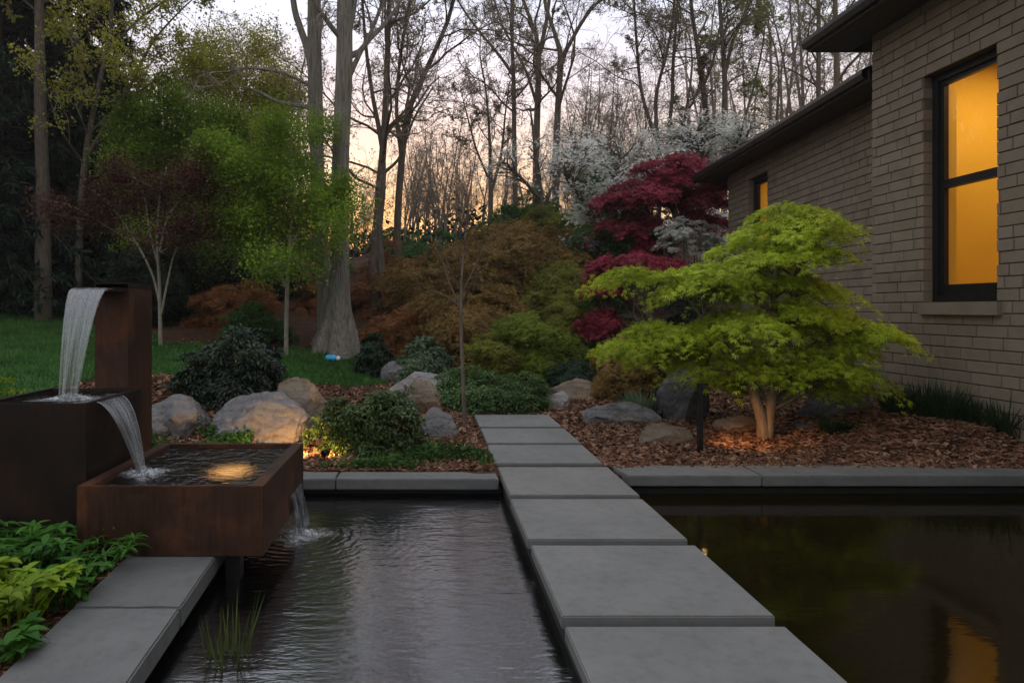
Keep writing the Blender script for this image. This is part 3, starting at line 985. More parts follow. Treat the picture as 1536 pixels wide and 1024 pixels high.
def brick_wall(name, F, s0, s1, z0, z1, openings, zref, course=.11667, blen=.355, gap=.010, seed=0):
    r = random.Random(seed)
    mb = MB()
    # backing with openings
    cuts = sorted(openings)
    a = s0
    for (o0, o1, q0, q1) in cuts:
        F.box(mb, a, o0 - .004, .014, .30, z0, z1, 1)
        F.box(mb, o0 - .004, o1 + .004, .014, .30, z0, q0 - .004, 1)
        F.box(mb, o0 - .004, o1 + .004, .014, .30, q1 + .004, z1, 1)
        a = o1 + .004
    F.box(mb, a, s1, .014, .30, z0, z1, 1)
    k0 = math.floor((z0 - zref) / course); k1 = math.ceil((z1 - zref) / course)
    ch = .004
    for k in range(k0, k1):
        b0 = max(z0, zref + k * course + gap / 2); b1 = min(z1, zref + (k + 1) * course - gap / 2)
        if b1 - b0 < .02: continue
        pos = s0 - r.uniform(0, blen)
        spans = []
        while pos < s1:
            ln = blen if r.random() > .16 else blen * .55
            spans.append((max(s0, pos + gap / 2 * 1.0), min(s1, pos + ln - gap / 2 * 1.0)))
            pos += ln
        res = []
        for (p0, p1) in spans:
            segs = [(p0, p1)]
            for (o0, o1, q0, q1) in cuts:
                if b1 > q0 + .01 and b0 < q1 - .01:
                    ns = []
                    for (c0, c1) in segs:
                        if c1 <= o0 or c0 >= o1: ns.append((c0, c1)); continue
                        if c0 < o0: ns.append((c0, o0))
                        if c1 > o1: ns.append((o1, c1))
                    segs = ns
            res += segs
        for (p0, p1) in res:
            if p1 - p0 < .03: continue
            e = r.uniform(-.002, .002); j = lambda: r.uniform(-.0015, .0015)
            fr = [F.p(p0 + ch + j(), e, b0 + ch), F.p(p1 - ch, e + j(), b0 + ch + j()), F.p(p0 + ch, e + j(), b1 - ch + j()), F.p(p1 - ch + j(), e, b1 - ch)]
            md = [F.p(p0, ch + .002, b0), F.p(p1, ch + .002, b0), F.p(p0, ch + .002, b1), F.p(p1, ch + .002, b1)]
            bk = [F.p(p0, .12, b0), F.p(p1, .12, b0), F.p(p0, .12, b1), F.p(p1, .12, b1)]
            q = [(0, 1, 3, 2)]
            for o_ in (0, 4):
                for (i_, j_) in ((0, 1), (1, 3), (3, 2), (2, 0)):
                    q.append((i_ + o_, i_ + o_ + 4, j_ + o_ + 4, j_ + o_))
            mb.add(fr + md + bk, np.array(q), 0)
    return mb.build(name, [M['brick'], M['mortar']], house)


def window(F, o0, o1, q0, q1, rail, room, seed):
    fr = MB()
    fw = .075
    D0, D1 = .10, .19
    F.box(fr, o0, o0 + fw, D0, D1, q0, q1); F.box(fr, o1 - fw, o1, D0, D1, q0, q1)
    F.box(fr, o0 + fw, o1 - fw, D0 + .001, D1, q0, q0 + fw); F.box(fr, o0 + fw, o1 - fw, D0 + .001, D1, q1 - fw, q1)
    f_ = fr.build('window', M['black'], house)
    sash = MB()
    sw = .05
    a0, a1, z0, z1 = o0 + fw + .002, o1 - fw - .002, q0 + fw + .002, q1 - fw - .002
    F.box(sash, a0, a0 + sw, D0 + .03, D1 - .01, z0, z1); F.box(sash, a1 - sw, a1, D0 + .03, D1 - .01, z0, z1)
    F.box(sash, a0 + sw, a1 - sw, D0 + .031, D1 - .011, z0, z0 + .11); F.box(sash, a0 + sw, a1 - sw, D0 + .031, D1 - .011, z1 - sw, z1)
    F.box(sash, a0 + sw, a1 - sw, D0 + .02, D1 - .005, rail - .045, rail + .045)
    sash.build('sash', M['black'], f_)
    gl_ = MB()
    gl_.add([F.p(a0 + sw, D0 + .055, z0 + .1), F.p(a1 - sw, D0 + .055, z0 + .1), F.p(a1 - sw, D0 + .055, z1 - sw), F.p(a0 + sw, D0 + .055, z1 - sw)], [(0, 1, 2, 3)])
    gl_.build('pane', M['glass'], f_)
    si = MB()
    F.box(si, o0 - .06, o1 + .02, -.05, D0 + .02, q0 - .13, q0 - .001)
    si.build('sill', M['brick'], f_)
    # warm room behind it
    rm = MB()
    r0, r1, e0, e1, b0, b1 = room
    F.box(rm, r0, r1, e0, e1, b0, b1)
    ro = rm.build('room', M['paint'], house)
    # open the room towards the window: remove the face nearest the wall, leave a ring
    me = ro.data
    bm = bmesh.new(); bm.from_mesh(me)
    nrm = Vector((F.n[0], F.n[1], 0))
    fs = sorted(bm.faces, key=lambda q: q.calc_center_median().dot(nrm))
    bmesh.ops.delete(bm, geom=[fs[0]], context='FACES')
    bm.to_mesh(me); bm.free()
    # inner jamb lining
    jb = MB()
    F.box(jb, o0 + .01, o0 + .03, D1 + .002, .34, q0, q1); F.box(jb, o1 - .03, o1 - .01, D1 + .002, .34, q0, q1)
    F.box(jb, o0 + .03, o1 - .03, D1 + .002, .34, q1 - .03, q1 - .01); F.box(jb, o0 + .03, o1 - .03, D1 + .002, .34, q0 + .01, q0 + .03)
    jb.build('lining', M['paint'], f_)


# near wing: wall plane x = 5.4 facing -x ; s runs along +Y, inward = +x
FN = Frame(5.4, 0, 0, 1)
W0, W1, WZ0, WZ1 = 6.33, 7.27, 1.42, 1.42 + .11667 * 21
brick_wall('wall', FN, -3.0, 8.11, -.4, 4.67, [(W0, W1, WZ0, WZ1)], WZ0, seed=1)
window(FN, W0, W1, WZ0, WZ1, 2.68, (5.2, 8.0, .31, 2.9, .9, 4.3), 1)
# far wing: turned a few degrees
FF_ = Frame(5.93, 8.6, .078, 1)
brick_wall('wall', FF_, -.4, 5.55, -.4, 4.20, [(3.62, 4.48, 1.42, 1.42 + .11667 * 21)], 1.42, seed=2)
window(FF_, 3.62, 4.48, 1.42, 1.42 + .11667 * 21, 2.6, (2.8, 5.3, .31, 2.2, .9, 4.1), 2)
mb = MB()
mb.box(5.41, 12, 8.05, 8.105, -.4, 4.67)
mb.build('end_wall', M['brick'], house)
mb = MB()
FF_.box(mb, 5.50, 5.55, .30, 6, -.4, 4.2)
mb.build('end_wall', M['brick'], house)


def hip_roof(F, s0, s1, d0, d1, z, rise, name):
    mb = MB()
    dm = (d0 + d1) / 2; k = (d1 - d0) / 2
    V = [F.p(s0, d0, z), F.p(s1, d0, z), F.p(s1, d1, z), F.p(s0, d1, z), F.p(s0 + .2, dm, z + rise), F.p(s1 - k, dm, z + rise)]
    mb.add(V, [(0, 1, 5, 4), (2, 3, 4, 5)]); mb.f.append((np.array([(1, 2, 5), (3, 0, 4)]), 0))
    return mb.build(name, M['roof'], house)


def eaves(F, s0, s1, d0, dwall, z, thick):
    mb = MB()
    F.box(mb, s0, s1 - .03, d0 + .10, dwall, z - thick + .01, z - thick + .03)
    mb.build('soffit', M['soffit'], house)
    mb = MB()
    F.box(mb, s0, s1, d0 + .075, d0 + .10, z - thick, z - .005)
    F.box(mb, s1 - .03, s1, d0 + .10, dwall + 4, z - thick, z - .005)
    mb.build('fascia', M['soffit'], house)
    mb = MB()
    # K-profile gutter swept along s
    prof = [(d0 + .074, z - .115), (d0 + .02, z - .115), (d0 + .0, z - .05), (d0, z - .002), (d0 + .012, z + .006), (d0 + .018, z - .01), (d0 + .074, z - .02)]
    n_ = len(prof)
    V = [F.p(s, d, zz_) for s in (s0, s1 + .01) for (d, zz_) in prof]
    mb.add(V, np.array([(i, (i + 1) % n_, (i + 1) % n_ + n_, i + n_) for i in range(n_)]))
    mb.f.append((np.array([list(range(n_, 2 * n_))]), 0))
    mb.build('gutter', M['gutter'], house)


hip_roof(FN, -3.3, 8.62, -.56, 7.2, 4.805, 1.2, 'roof')
eaves(FN, -3.2, 8.60, -.58, .05, 4.80, .15)
hip_roof(FF_, -.5, 6.28, -.53, 6.6, 4.305, 1.1, 'roof')
eaves(FF_, -.42, 6.26, -.55, .05, 4.30, .15)


def area(name, loc, rot, sx_, power, col):
    l = bpy.data.lights.new(name, 'AREA'); l.energy = power; l.color = col; l.size = sx_
    o = bpy.data.objects.new(name, l); COL.objects.link(o); o.location = loc; o.rotation_euler = rot
    return o


area('room_lamp', (6.6, 6.9, 4.25), (0, 0, 0), .5, 27, (1, .66, .30))
p_ = FF_.p(4.1, 1.2, 4.0)
area('room_lamp', p_, (0, 0, 0), .6, 14, (1, .66, .30))
# curtain
mb = MB()
yy_ = np.linspace(7.36, 7.64, 60); wv_ = .03 * np.sin(np.arange(60) * .95)
V = np.stack([np.concatenate([5.80 + wv_, 5.80 + wv_]), np.concatenate([yy_, yy_]), np.concatenate([np.full(60, 1.2), np.full(60, 4.0)])], -1)
mb.add(V, np.array([(i, i + 1, i + 61, i + 60) for i in range(59)]))
tag(mb.build('curtain', M['curtain'], smooth=True), 'mustard pleated curtain at the left side inside the lit near window', 'curtain')
# armchair seen through the window
ch_ = thing('armchair', 'dim tan armchair back inside the lit near window', 'armchair', (6.75, 6.6, .9))
mb = MB(); mb.bevbox(6.4, 7.1, 6.25, 6.95, 1.2, 1.42, .05); mb.build('seat', M['soffit'], ch_)
mb = MB(); mb.bevbox(6.4, 6.55, 6.22, 6.75, 1.43, 2.05, .06); mb.build('backrest', M['soffit'], ch_)
for q in (6.42, 7.03):
    for q2 in (6.3, 6.9):
        mb = MB(); mb.box(q, q + .05, q2, q2 + .05, .9, 1.2); mb.build('leg', M['bark_dark'], ch_)


# ------------------------------------------------------------------ boulders
def boulder(label, x0, y0, x1, y1, Y, mat, seed, deep=.8, sink=.25, tilt=0., cuts=13, rough=.15):
    r = random.Random(seed)
    a = P(x0, y0, Y); b = P(x1, y1, Y)
    wx = (b[0] - a[0]) / 2; top = a[2]; bot = b[2]
    h = (top - bot)
    cz = bot + h * .30
    bm = bmesh.new()
    bmesh.ops.create_icosphere(bm, subdivisions=5, radius=1)
    planes = []
    for k in range(cuts):
        v = Vector((r.gauss(0, 1), r.gauss(0, 1), r.gauss(0, .7) + .2)).normalized()
        planes.append((v, r.uniform(.60, .88)))
    off = Vector((seed * 3.1, seed * 1.7, seed))
    for v in bm.verts:
        p = v.co.copy()
        for (n_, d_) in planes:
            e = p.dot(n_) - d_
            if e > 0: p -= n_ * e * .97
        q = p * 1.3 + off
        f = mnoise.noise(q) * rough + mnoise.noise(q * 2.7) * rough * .45 + abs(mnoise.noise(q * 5)) * rough * .55 + mnoise.noise(q * 13) * rough * .22
        v.co = p * (1 + f)
    mxx = max(abs(v.co.x) for v in bm.verts); mz = max(v.co.z for v in bm.verts)
    for v in bm.verts:
        x_, y_, z_ = v.co.x / mxx, v.co.y, v.co.z / mz
        tp_ = 1.0 - .27 * max(0, z_) ** 1.6
        x_ *= tp_; y_ *= tp_
        zz_ = z_ * (top - cz) + x_ * tilt * h * .3
        if z_ < 0: zz_ = z_ * (cz - bot + sink)
        if z_ > 0: zz_ *= (1 + .42 * y_) * max(.02, z_) ** -.22
        v.co = Vector(((a[0] + b[0]) / 2 + x_ * wx, Y + y_ * wx * deep + .0, cz + zz_))
    mb = MB(); mb.bm(bm)
    o = mb.build('boulder', M[mat], smooth=False)
    c = Vector(((a[0] + b[0]) / 2, Y, bot))
    for v in o.data.vertices: v.co -= c
    o.location = c
    return tag(o, label, 'boulder', 'boulders in the mulch beds')


boulder('largest boulder, grey topped and lamplit tan below, behind the low steel basin', 316, 584, 488, 668, 6.95, 'rock', 3, 1.0, tilt=.12)
boulder('angular grey brown boulder between the largest boulder and the round bush', 395, 574, 508, 655, 7.3, 'rock_tan', 5, .6)
boulder('low flat boulder at the left, right behind the steel tower', 196, 594, 326, 640, 7.0, 'rock', 7, .8, tilt=-.2)
boulder('small mossy flat stone in front of the low left boulder', 240, 604, 300, 640, 6.7, 'rock', 8, .8)
boulder('long whitish boulder at the end of the lawn behind the sapling', 578, 556, 690, 598, 9.6, 'rock_pale', 11, .6, tilt=.15)
boulder('brown sloping boulder behind the round bush, left of the hedge', 600, 570, 668, 615, 8.6, 'rock_tan', 13, .7)
boulder('grey pyramid shaped boulder at the right side of the round bush', 622, 612, 692, 668, 7.1, 'rock', 17, .8, cuts=9)
boulder('small upright grey boulder at the foot of the big trunk', 570, 541, 616, 566, 11.2, 'rock', 19, .8)
boulder('wide tan boulder beyond the hedge, left of the lime maple', 818, 569, 908, 604, 9.6, 'rock_tan', 23, .7)
boulder('small flat pale stone in mulch before the wide tan boulder', 812, 588, 864, 606, 9.0, 'rock_pale', 27, .8)
boulder('long low blue grey boulder right of the walkway end', 860, 600, 992, 640, 7.9, 'rock', 29, .5, tilt=-.2)
boulder('small warm lit tan boulder just left of the bollard light', 955, 636, 1042, 670, 6.75, 'rock_tan', 31, .7, tilt=.1)
boulder('big dark leaning boulder half hidden under the lime maple', 985, 552, 1075, 625, 8.0, 'rock_dark', 37, .7, tilt=.4)
boulder('low brown stone left of the lime maple trunk', 1075, 624, 1142, 645, 7.4, 'rock_tan', 41, .7)
boulder('low dark stone right of the lime maple trunk', 1180, 636, 1252, 658, 7.2, 'rock_dark', 43, .7)
boulder('long dark stone slab under the lime maple close to the house', 1190, 590, 1330, 640, 7.6, 'rock_dark', 47, .4)
for (px_, py_, s_) in ((402, 968, .10), (440, 1000, .13)):
    pass


# ------------------------------------------------------------------ plant builders
def resample(pts, K):
    pts = np.asarray(pts, float)
    if len(pts) == 2:
        t = np.linspace(0, 1, K)[:, None]
        return pts[0] * (1 - t) + pts[1] * t
    e = np.concatenate([[2 * pts[0] - pts[1]], pts, [2 * pts[-1] - pts[-2]]])
    seg = np.linalg.norm(np.diff(pts[:, :3], axis=0), axis=1); cum = np.concatenate([[0], np.cumsum(seg)])
    o = []
    for s_ in np.linspace(0, cum[-1], K):
        i = min(len(seg) - 1, max(0, np.searchsorted(cum, s_) - 1)); t = (s_ - cum[i]) / max(seg[i], 1e-9)
        p0, p1, p2, p3 = e[i], e[i + 1], e[i + 2], e[i + 3]
        o.append(.5 * (2 * p1 + (p2 - p0) * t + (2 * p0 - 5 * p1 + 4 * p2 - p3) * t * t + (3 * p1 - p0 - 3 * p2 + p3) * t ** 3))
    return np.array(o)


def at(poly, rad, bi, t):
    K = poly.shape[1]
    f = np.clip(t * (K - 1), 0, K - 1.001); i = f.astype(int); w_ = (f - i)[:, None]
    p = poly[bi, i] * (1 - w_) + poly[bi, i + 1] * w_
    d = unit(poly[bi, i + 1] - poly[bi, i])
    r = rad[bi, i] * (1 - w_[:, 0]) + rad[bi, i + 1] * w_[:, 0]
    return p, d, r


def grow(rng, poly, rad, n, t0, t1, ang, L, K=5, wig=.12, up=0., flat=0., rr=.6, rmin=.005, angv=.25, taper=.8, shape=.7, keep=None):
    B = poly.shape[0]
    plen = np.linalg.norm(np.diff(poly, axis=1), axis=2).sum(1)
    bi = np.repeat(np.arange(B), n)
    t = t0 + (t1 - t0) * (np.tile(np.arange(n), B) + rng.random(B * n)) / n
    p, d, r = at(poly, rad, bi, t)
    a = rng.normal(size=d.shape); a -= (a * d).sum(1, keepdims=True) * d; a = unit(a)
    th = (ang * (1 + angv * rng.normal(size=len(t))))[:, None]
    dr = d * np.cos(th) + a * np.sin(th)
    dr[:, 2] *= (1 - flat); dr = unit(dr)
    ln = L * plen[bi] * (.55 + .7 * rng.random(len(t))) * (1 - shape * (t - t0) / max(t1 - t0, 1e-6) * .8)
    pts = [p]
    for k in range(K - 1):
        dr = unit(dr + wig * rng.normal(size=dr.shape) + np.array([[0, 0, up]]) / K)
        p = p + dr * (ln / (K - 1))[:, None]
        pts.append(p)
    poly2 = np.stack(pts, 1)
    r0 = np.maximum(rmin, r * rr * (.7 + .5 * rng.random(len(t))))
    rad2 = np.maximum(rmin * .6, r0[:, None] * (1 - taper * np.linspace(0, 1, K)[None]))
    return poly2, rad2


def twig_leaves(rng, mb, poly, per, size, shape='diamond', width=.3, mi=1, t0=.25, upn=.8, droop=0., spread=.6, jit=0.):
    B = poly.shape[0]
    if per < 1:
        bi = np.nonzero(rng.random(B) < per)[0]
    else:
        bi = np.repeat(np.arange(B), int(per))
    t = t0 + (1 - t0) * rng.random(len(bi))
    p, d, _ = at(poly, np.zeros(poly.shape[:2]), bi, t)
    if jit: p = p + rng.normal(size=p.shape) * jit
    d = d + rng.normal(size=d.shape) * spread; d[:, 2] -= droop
    n = rng.normal(size=d.shape) * .6; n[:, 2] += upn
    mb.leaves(p, d, n, size * (.6 + .8 * rng.random(len(bi))), shape, width, mi)


def px_poly(pts, Y, K=16):
    """pts: (px, py, radius px[, dY])"""
    a = []
    for q in pts:
        dy = q[3] if len(q) > 3 else 0
        v = P(q[0], q[1], Y + dy)
        a.append((*v, q[2] * (Y + dy) / 1000))
    a = resample(a, K)
    return a[:, :3], np.abs(a[:, 3])


def tree(name, label, cat, Y, trunks, levels, leaf, bark, twig, seed, group=None, rs=1.0, sides=10, trunk_extra=None, flare=None, root=None, thick_levels=1, K=16):
    rng = np.random.default_rng(seed)
    polys, rads = zip(*[px_poly(q, Y, K) for q in trunks])
    poly = np.stack(polys); rad = np.stack(rads) * rs
    base = poly[0, 0].copy()
    g = gzs(base[0], base[1])
    base[2] = min(base[2], g)
    for k in range(len(poly)):
        if k == 0 or poly[k, 0, 2] < g + .2:
            poly[k, 0, 2] = min(poly[k, 0, 2], g - .1)
    t_ = thing(name, label, cat, base, group)
    tm = MB()
    tm.tubes(poly, rad, sides, lump=.05)
    if flare:
        for (k, h, amt, lobes) in flare:
            pz = np.linspace(-.15, h, 16)
            V = []; na = 40
            cx = np.interp(pz, poly[k, :, 2], poly[k, :, 0]); cy = np.interp(pz, poly[k, :, 2], poly[k, :, 1]); cr = np.interp(pz, poly[k, :, 2], rad[k])
            for i, z in enumerate(pz):
                e = max(0, 1 - (z + .0) / h) ** 3.0
                for j in range(na):
                    a = j * 2 * PI / na
                    lob = .5 + .5 * math.sin(lobes * a + k * 2) * math.cos(2 * a + 1)
                    rr_ = cr[i] * 1.01 + amt * e * (.35 + .9 * lob) + .012 * math.sin(lobes * 2 * a)
                    V.append((cx[i] + rr_ * math.cos(a), cy[i] + rr_ * math.sin(a), g + z))
            idx_ = np.arange(16 * na).reshape(16, na)
            nx = np.roll(idx_, -1, 1)
            tm.add(V, np.stack([idx_[:-1], nx[:-1], nx[1:], idx_[1:]], -1).reshape(-1, 4))
    cm_ = MB()
    cur = [(poly, rad)]
    allp = [(poly, rad)]
    for li, lv in enumerate(levels):
        src_p, src_r = cur[-1]
        p2, r2 = grow(rng, src_p, src_r, **lv)
        if li == 0 and len(src_p) > 1:      # short arms carry fewer boughs
            pl_ = np.linalg.norm(np.diff(src_p, axis=1), axis=2).sum(1)
            kp = rng.random(len(p2)) < np.repeat(np.clip(1.25 * pl_ / pl_.max(), .15, 1), lv['n'])
            p2, r2 = p2[kp], r2[kp]
        (tm if li < thick_levels else cm_).tubes(p2, r2, 6 if li < thick_levels else (4 if li < 2 else 3))
        cur.append((p2, r2))
    for lf in leaf:
        lf = dict(lf); lev = lf.pop('level', -1)
        twig_leaves(rng, cm_, cur[lev][0], **lf)
    tm.build('trunk', M[bark], t_, smooth=True)
    mats = [M[twig]] + ([M[m] for m in LEAFM.get(seed, [])])
    return t_, cm_, mats


LEAFM = {}


def bare_tree(label, Y, trunks, seed, leafmat='bud', per=2, lsize=.07, bark='bark_dark', twig='twig', levels=None, group=None, cat='tree', name='bare_tree', flare=None, thick=1, jit=0., **kw):
    levels = levels or STD
    t_, c_, mats = tree(name, label, cat, Y, trunks, levels, [dict(per=per, size=lsize, width=.32, jit=jit)] if per else [], bark, twig, seed, group, flare=flare, thick_levels=thick, **kw)
    c_.build('crown', mats + [M[leafmat]], t_)
    return t_


STD = [dict(n=11, t0=.30, t1=.98, ang=.9, L=.36, K=9, wig=.20, up=.45, rr=.5, rmin=.02),
       dict(n=8, t0=.15, t1=1, ang=.8, L=.55, K=7, wig=.24, up=.2, rr=.5, rmin=.012),
       dict(n=8, t0=.15, t1=1, ang=.85, L=.5, K=5, wig=.24, up=.1, rr=.55, rmin=.007),
       dict(n=5, t0=.15, t1=1, ang=.8, L=.55, K=3, wig=.2, rr=.6, rmin=.005)]
TALL = [dict(n=9, t0=.30, t1=.99, ang=.8, L=.24, K=8, wig=.18, up=.45, rr=.36, rmin=.02),
        dict(n=8, t0=.15, t1=1, ang=.8, L=.55, K=6, wig=.22, up=.15, rr=.5, rmin=.012),
        dict(n=8, t0=.15, t1=1, ang=.85, L=.5, K=4, wig=.22, rr=.55, rmin=.007),
        dict(n=4, t0=.15, t1=1, ang=.8, L=.55, K=3, wig=.2, rr=.6, rmin=.005)]

# --- the big twin trunks
bare_tree('big grey furrowed trunk with flared roots, right one of the twin trunks', 12.8,
          [[(506, 556, 21), (507, 500, 17), (510, 450, 14), (511, 400, 13.2), (510, 300, 12.8), (512, 200, 12.6), (516, 100, 12.4), (518, 0, 11.5), (522, -160, 9), (528, -420, 5)],
           [(516, 130, 5), (540, 80, 3.4), (560, 40, 2.8), (580, -20, 2.4), (600, -130, 1.5, .5)],
           [(519, 60, 5), (530, 20, 4), (536, -40, 3.4), (550, -160, 2, -.5)]],
          101, 'bud', .7, .04, 'bark_grey', 'twig', [dict(TALL[0], t0=.42, n=9, L=.27), *TALL[1:]], sides=20, flare=[(0, 1.5, .30, 9)], K=24, name='tall_tree')
bare_tree('slightly thinner grey trunk, left one of the twin trunks, forking at its top', 13.6,
          [[(490, 552, 16), (489, 470, 12), (485, 390, 10.5), (478, 300, 10.2), (474, 200, 10.5), (472, 100, 10.8), (472, 0, 10), (470, -200, 7.5), (466, -420, 4)],
           [(472, 140, 6), (463, 80, 5.5), (450, 40, 5), (440, 0, 4.5), (425, -140, 2.5)],
           [(478, 165, 4), (445, 158, 3.2), (415, 152, 2.6), (388, 138, 2), (360, 128, 1)]],
          102, 'bud', .7, .04, 'bark_grey', 'twig', [dict(TALL[0], t0=.42, n=9, L=.27), *TALL[1:]], sides=18, K=22, name='tall_tree')

# --- dark backlit trees in the middle
bare_tree('dark twisted double trunk standing right of the big twin trunks', 16,
          [[(578, 482, 9), (572, 400, 8.5), (566, 330, 8), (573, 240, 8), (579, 150, 7), (582, 60, 6), (585, -30, 5), (590, -250, 3)],
           [(563, 470, 9), (561, 380, 9), (572, 310, 7.5), (574, 230, 6), (560, 150, 4.5), (548, 60, 3.5), (540, -60, 2)],
           [(575, 260, 4), (600, 235, 3), (620, 180, 2.5), (650, 130, 1.5)],
           [(566, 340, 5), (545, 380, 4), (530, 360, 3), (528, 300, 2)]],
          103, 'bud', .8, .05, 'bark_dark', 'twig', rs=0.7)
bare_tree('dark slanting trunk leaning right across the sunset glow', 18,
          [[(596, 400, 8), (597, 320, 7.5), (603, 230, 7), (612, 170, 6.5), (635, 115, 5.5), (660, 60, 4.5), (678, 10, 4), (705, -110, 2)],
           [(603, 240, 5), (595, 170, 4), (600, 90, 3.5), (615, 0, 3), (630, -100, 1.5)]],
          104, 'bud', .8, .05, 'bark_dark', 'twig', rs=0.72)
bare_tree('slender tall trunk in the middle with a long arm forking left', 24,
          [[(773, 338, 8), (772, 250, 7), (771, 170, 6), (770, 110, 5.5), (768, 50, 4.5), (772, -40, 3.5), (775, -160, 2)],
           [(771, 115, 5), (750, 85, 4), (725, 55, 3.5), (700, 22, 3), (678, -15, 2.5), (650, -70, 1.5)],
           [(771, 150, 3), (795, 120, 2.5), (815, 70, 2), (830, 20, 1)]],
          105, 'bud', .8, .05, 'bark_mid', 'twig', rs=0.55)
bare_tree('straight dark trunk opening in a wide Y, left of its near twin', 23,
          [[(803, 335, 9), (804, 250, 8.5), (806, 170, 8), (808, 90, 7), (806, 60, 5.5), (792, 20, 4.5), (780, -20, 4), (765, -130, 2)],
           [(808, 85, 6), (817, 45, 5), (824, 0, 4), (828, -60, 3), (840, -160, 1.5)],
           [(806, 160, 4), (790, 110, 3.5), (770, 70, 3), (750, 30, 2.5), (735, -30, 1.5)]],
          106, 'bud', .8, .05, 'bark_mid', 'twig', rs=0.6)
bare_tree('straight dark trunk with a broad open fork, right twin of the middle pair', 22,
          [[(833, 340, 9.5), (834, 240, 8.5), (838, 140, 7.5), (841, 85, 7), (832, 50, 5), (820, 15, 4.5), (812, -30, 4), (800, -150, 2)],
           [(841, 90, 6), (855, 65, 5), (872, 35, 4.5), (892, 8, 4), (925, -20, 3), (960, -90, 1.5)]],
          107, 'bud', .8, .05, 'bark_mid', 'twig', rs=0.6)
bare_tree('mid sized bare trunk with upswept branches left of the middle pair', 25,
          [[(735, 345, 8), (736, 270, 7), (734, 200, 4), (728, 130, 3), (720, 85, 2), (722, 40, 1)],
           [(736, 290, 5), (752, 230, 3.5), (758, 170, 2.5), (765, 120, 1)],
           [(736, 275, 4), (715, 225, 3), (700, 170, 2), (690, 130, 1)]],
          108, 'bud_tan', 1, .05, 'bark_mid', 'twig', rs=0.5)
# --- right hand group above the dogwoods
bare_tree('thin bare tree with several upright stems left of the red maple top', 21,
          [[(990, 240, 5.5), (985, 200, 5), (985, 140, 4), (1000, 80, 3.5), (1010, 20, 3), (1014, -70, 2)],
           [(992, 230, 5), (965, 150, 4), (957, 90, 3.5), (952, 20, 3), (948, -70, 2)],
           [(1000, 225, 5), (1008, 150, 4.5), (1010, 90, 4), (1014, 40, 3), (1020, -60, 1.5)],
           [(998, 235, 4), (1025, 180, 3), (1045, 140, 2), (1055, 90, 1)]],
          109, 'bud', 1, .05, 'bark_dark', 'twig', rs=0.6)
bare_tree('dark curving trunk above the white dogwood, left of two', 22,
          [[(1064, 250, 7), (1060, 180, 6.5), (1053, 120, 6), (1046, 70, 5), (1038, 20, 4.5), (1032, -60, 3), (1030, -160, 2)],
           [(1055, 130, 3.5), (1070, 90, 3), (1080, 40, 2.5), (1100, -30, 1.5)]],
          110, 'bud_green', 2, .055, 'bark_dark', 'twig', rs=0.62)
bare_tree('dark forked trunk above the white dogwood, nearest to the house eave', 20,
          [[(1086, 250, 7.5), (1087, 180, 7), (1087, 110, 6), (1083, 50, 5), (1078, -10, 4), (1070, -120, 2)],
           [(1088, 110, 4.5), (1100, 60, 4), (1118, 20, 3.5), (1140, -30, 2.5), (1165, -110, 1.5)],
           [(1110, 250, 3), (1112, 200, 3), (1128, 140, 2.5), (1142, 80, 2), (1150, 20, 1)]],
          111, 'bud_green', 2, .055, 'bark_dark', 'twig', rs=0.62)
bare_tree('straight grey trunk rising behind the far roof, left of its brown neighbour', 22,
          [[(1228, 300, 6), (1228, 140, 5.5), (1228, 60, 5), (1227, -30, 4), (1226, -180, 2.5)]], 112, 'bud_green', 2, .055, 'bark_mid', 'twig', STD, rs=0.6)
bare_tree('brown trunk rising behind the far roof under the near eave tip', 23,
          [[(1257, 300, 6.5), (1256, 130, 6), (1254, 60, 5), (1252, -30, 4), (1250, -160, 2.5)]], 113, 'bud_green', 2, .055, 'bark_warm', 'twig', STD, rs=0.75)

# --- left: dark trunk, canopy tree
bare_tree('single thick brown trunk among the dark conifers at far left', 15,
          [[(66, 470, 16), (65, 380, 14), (64, 300, 12.5), (62, 200, 11), (60, 110, 9.5), (58, -50, 7), (56, -250, 4)]],
          114, 'spring_far', 3, .08, 'bark_dark', 'twig', [dict(TALL[0], t0=.6), *TALL[1:]], rs=0.8)
bare_tree('tree at upper left with arching limbs and sparse yellow green leaves', 15.5,
          [[(118, 480, 9), (120, 330, 8.5), (128, 240, 8), (140, 170, 6.5), (152, 110, 5), (165, 50, 4), (170, -40, 3), (172, -180, 1.5)],
           [(130, 235, 5.5), (165, 180, 4.5), (195, 130, 4), (225, 70, 3), (262, 25, 2), (310, -20, 1)],
           [(142, 165, 4), (120, 100, 3), (100, 40, 2.5), (80, -40, 1.5)],
           [(135, 200, 4), (180, 160, 3), (235, 120, 2), (290, 95, 1)],
           [(160, 80, 3), (220, 20, 2.5), (290, -15, 2), (360, -25, 1)]],
          115, 'spring_far', 18, .075, 'bark_dark', 'twig',
          [dict(n=10, t0=.3, t1=1, ang=.8, L=.32, K=6, wig=.12, up=.15, rr=.5), dict(n=7, t0=.15, t1=1, ang=.7, L=.5, K=4, wig=.15, rr=.6), dict(n=4, t0=.2, t1=1, ang=.7, L=.55, K=3, wig=.2, rr=.7)], name='leafy_tree', jit=0.1, rs=0.6)

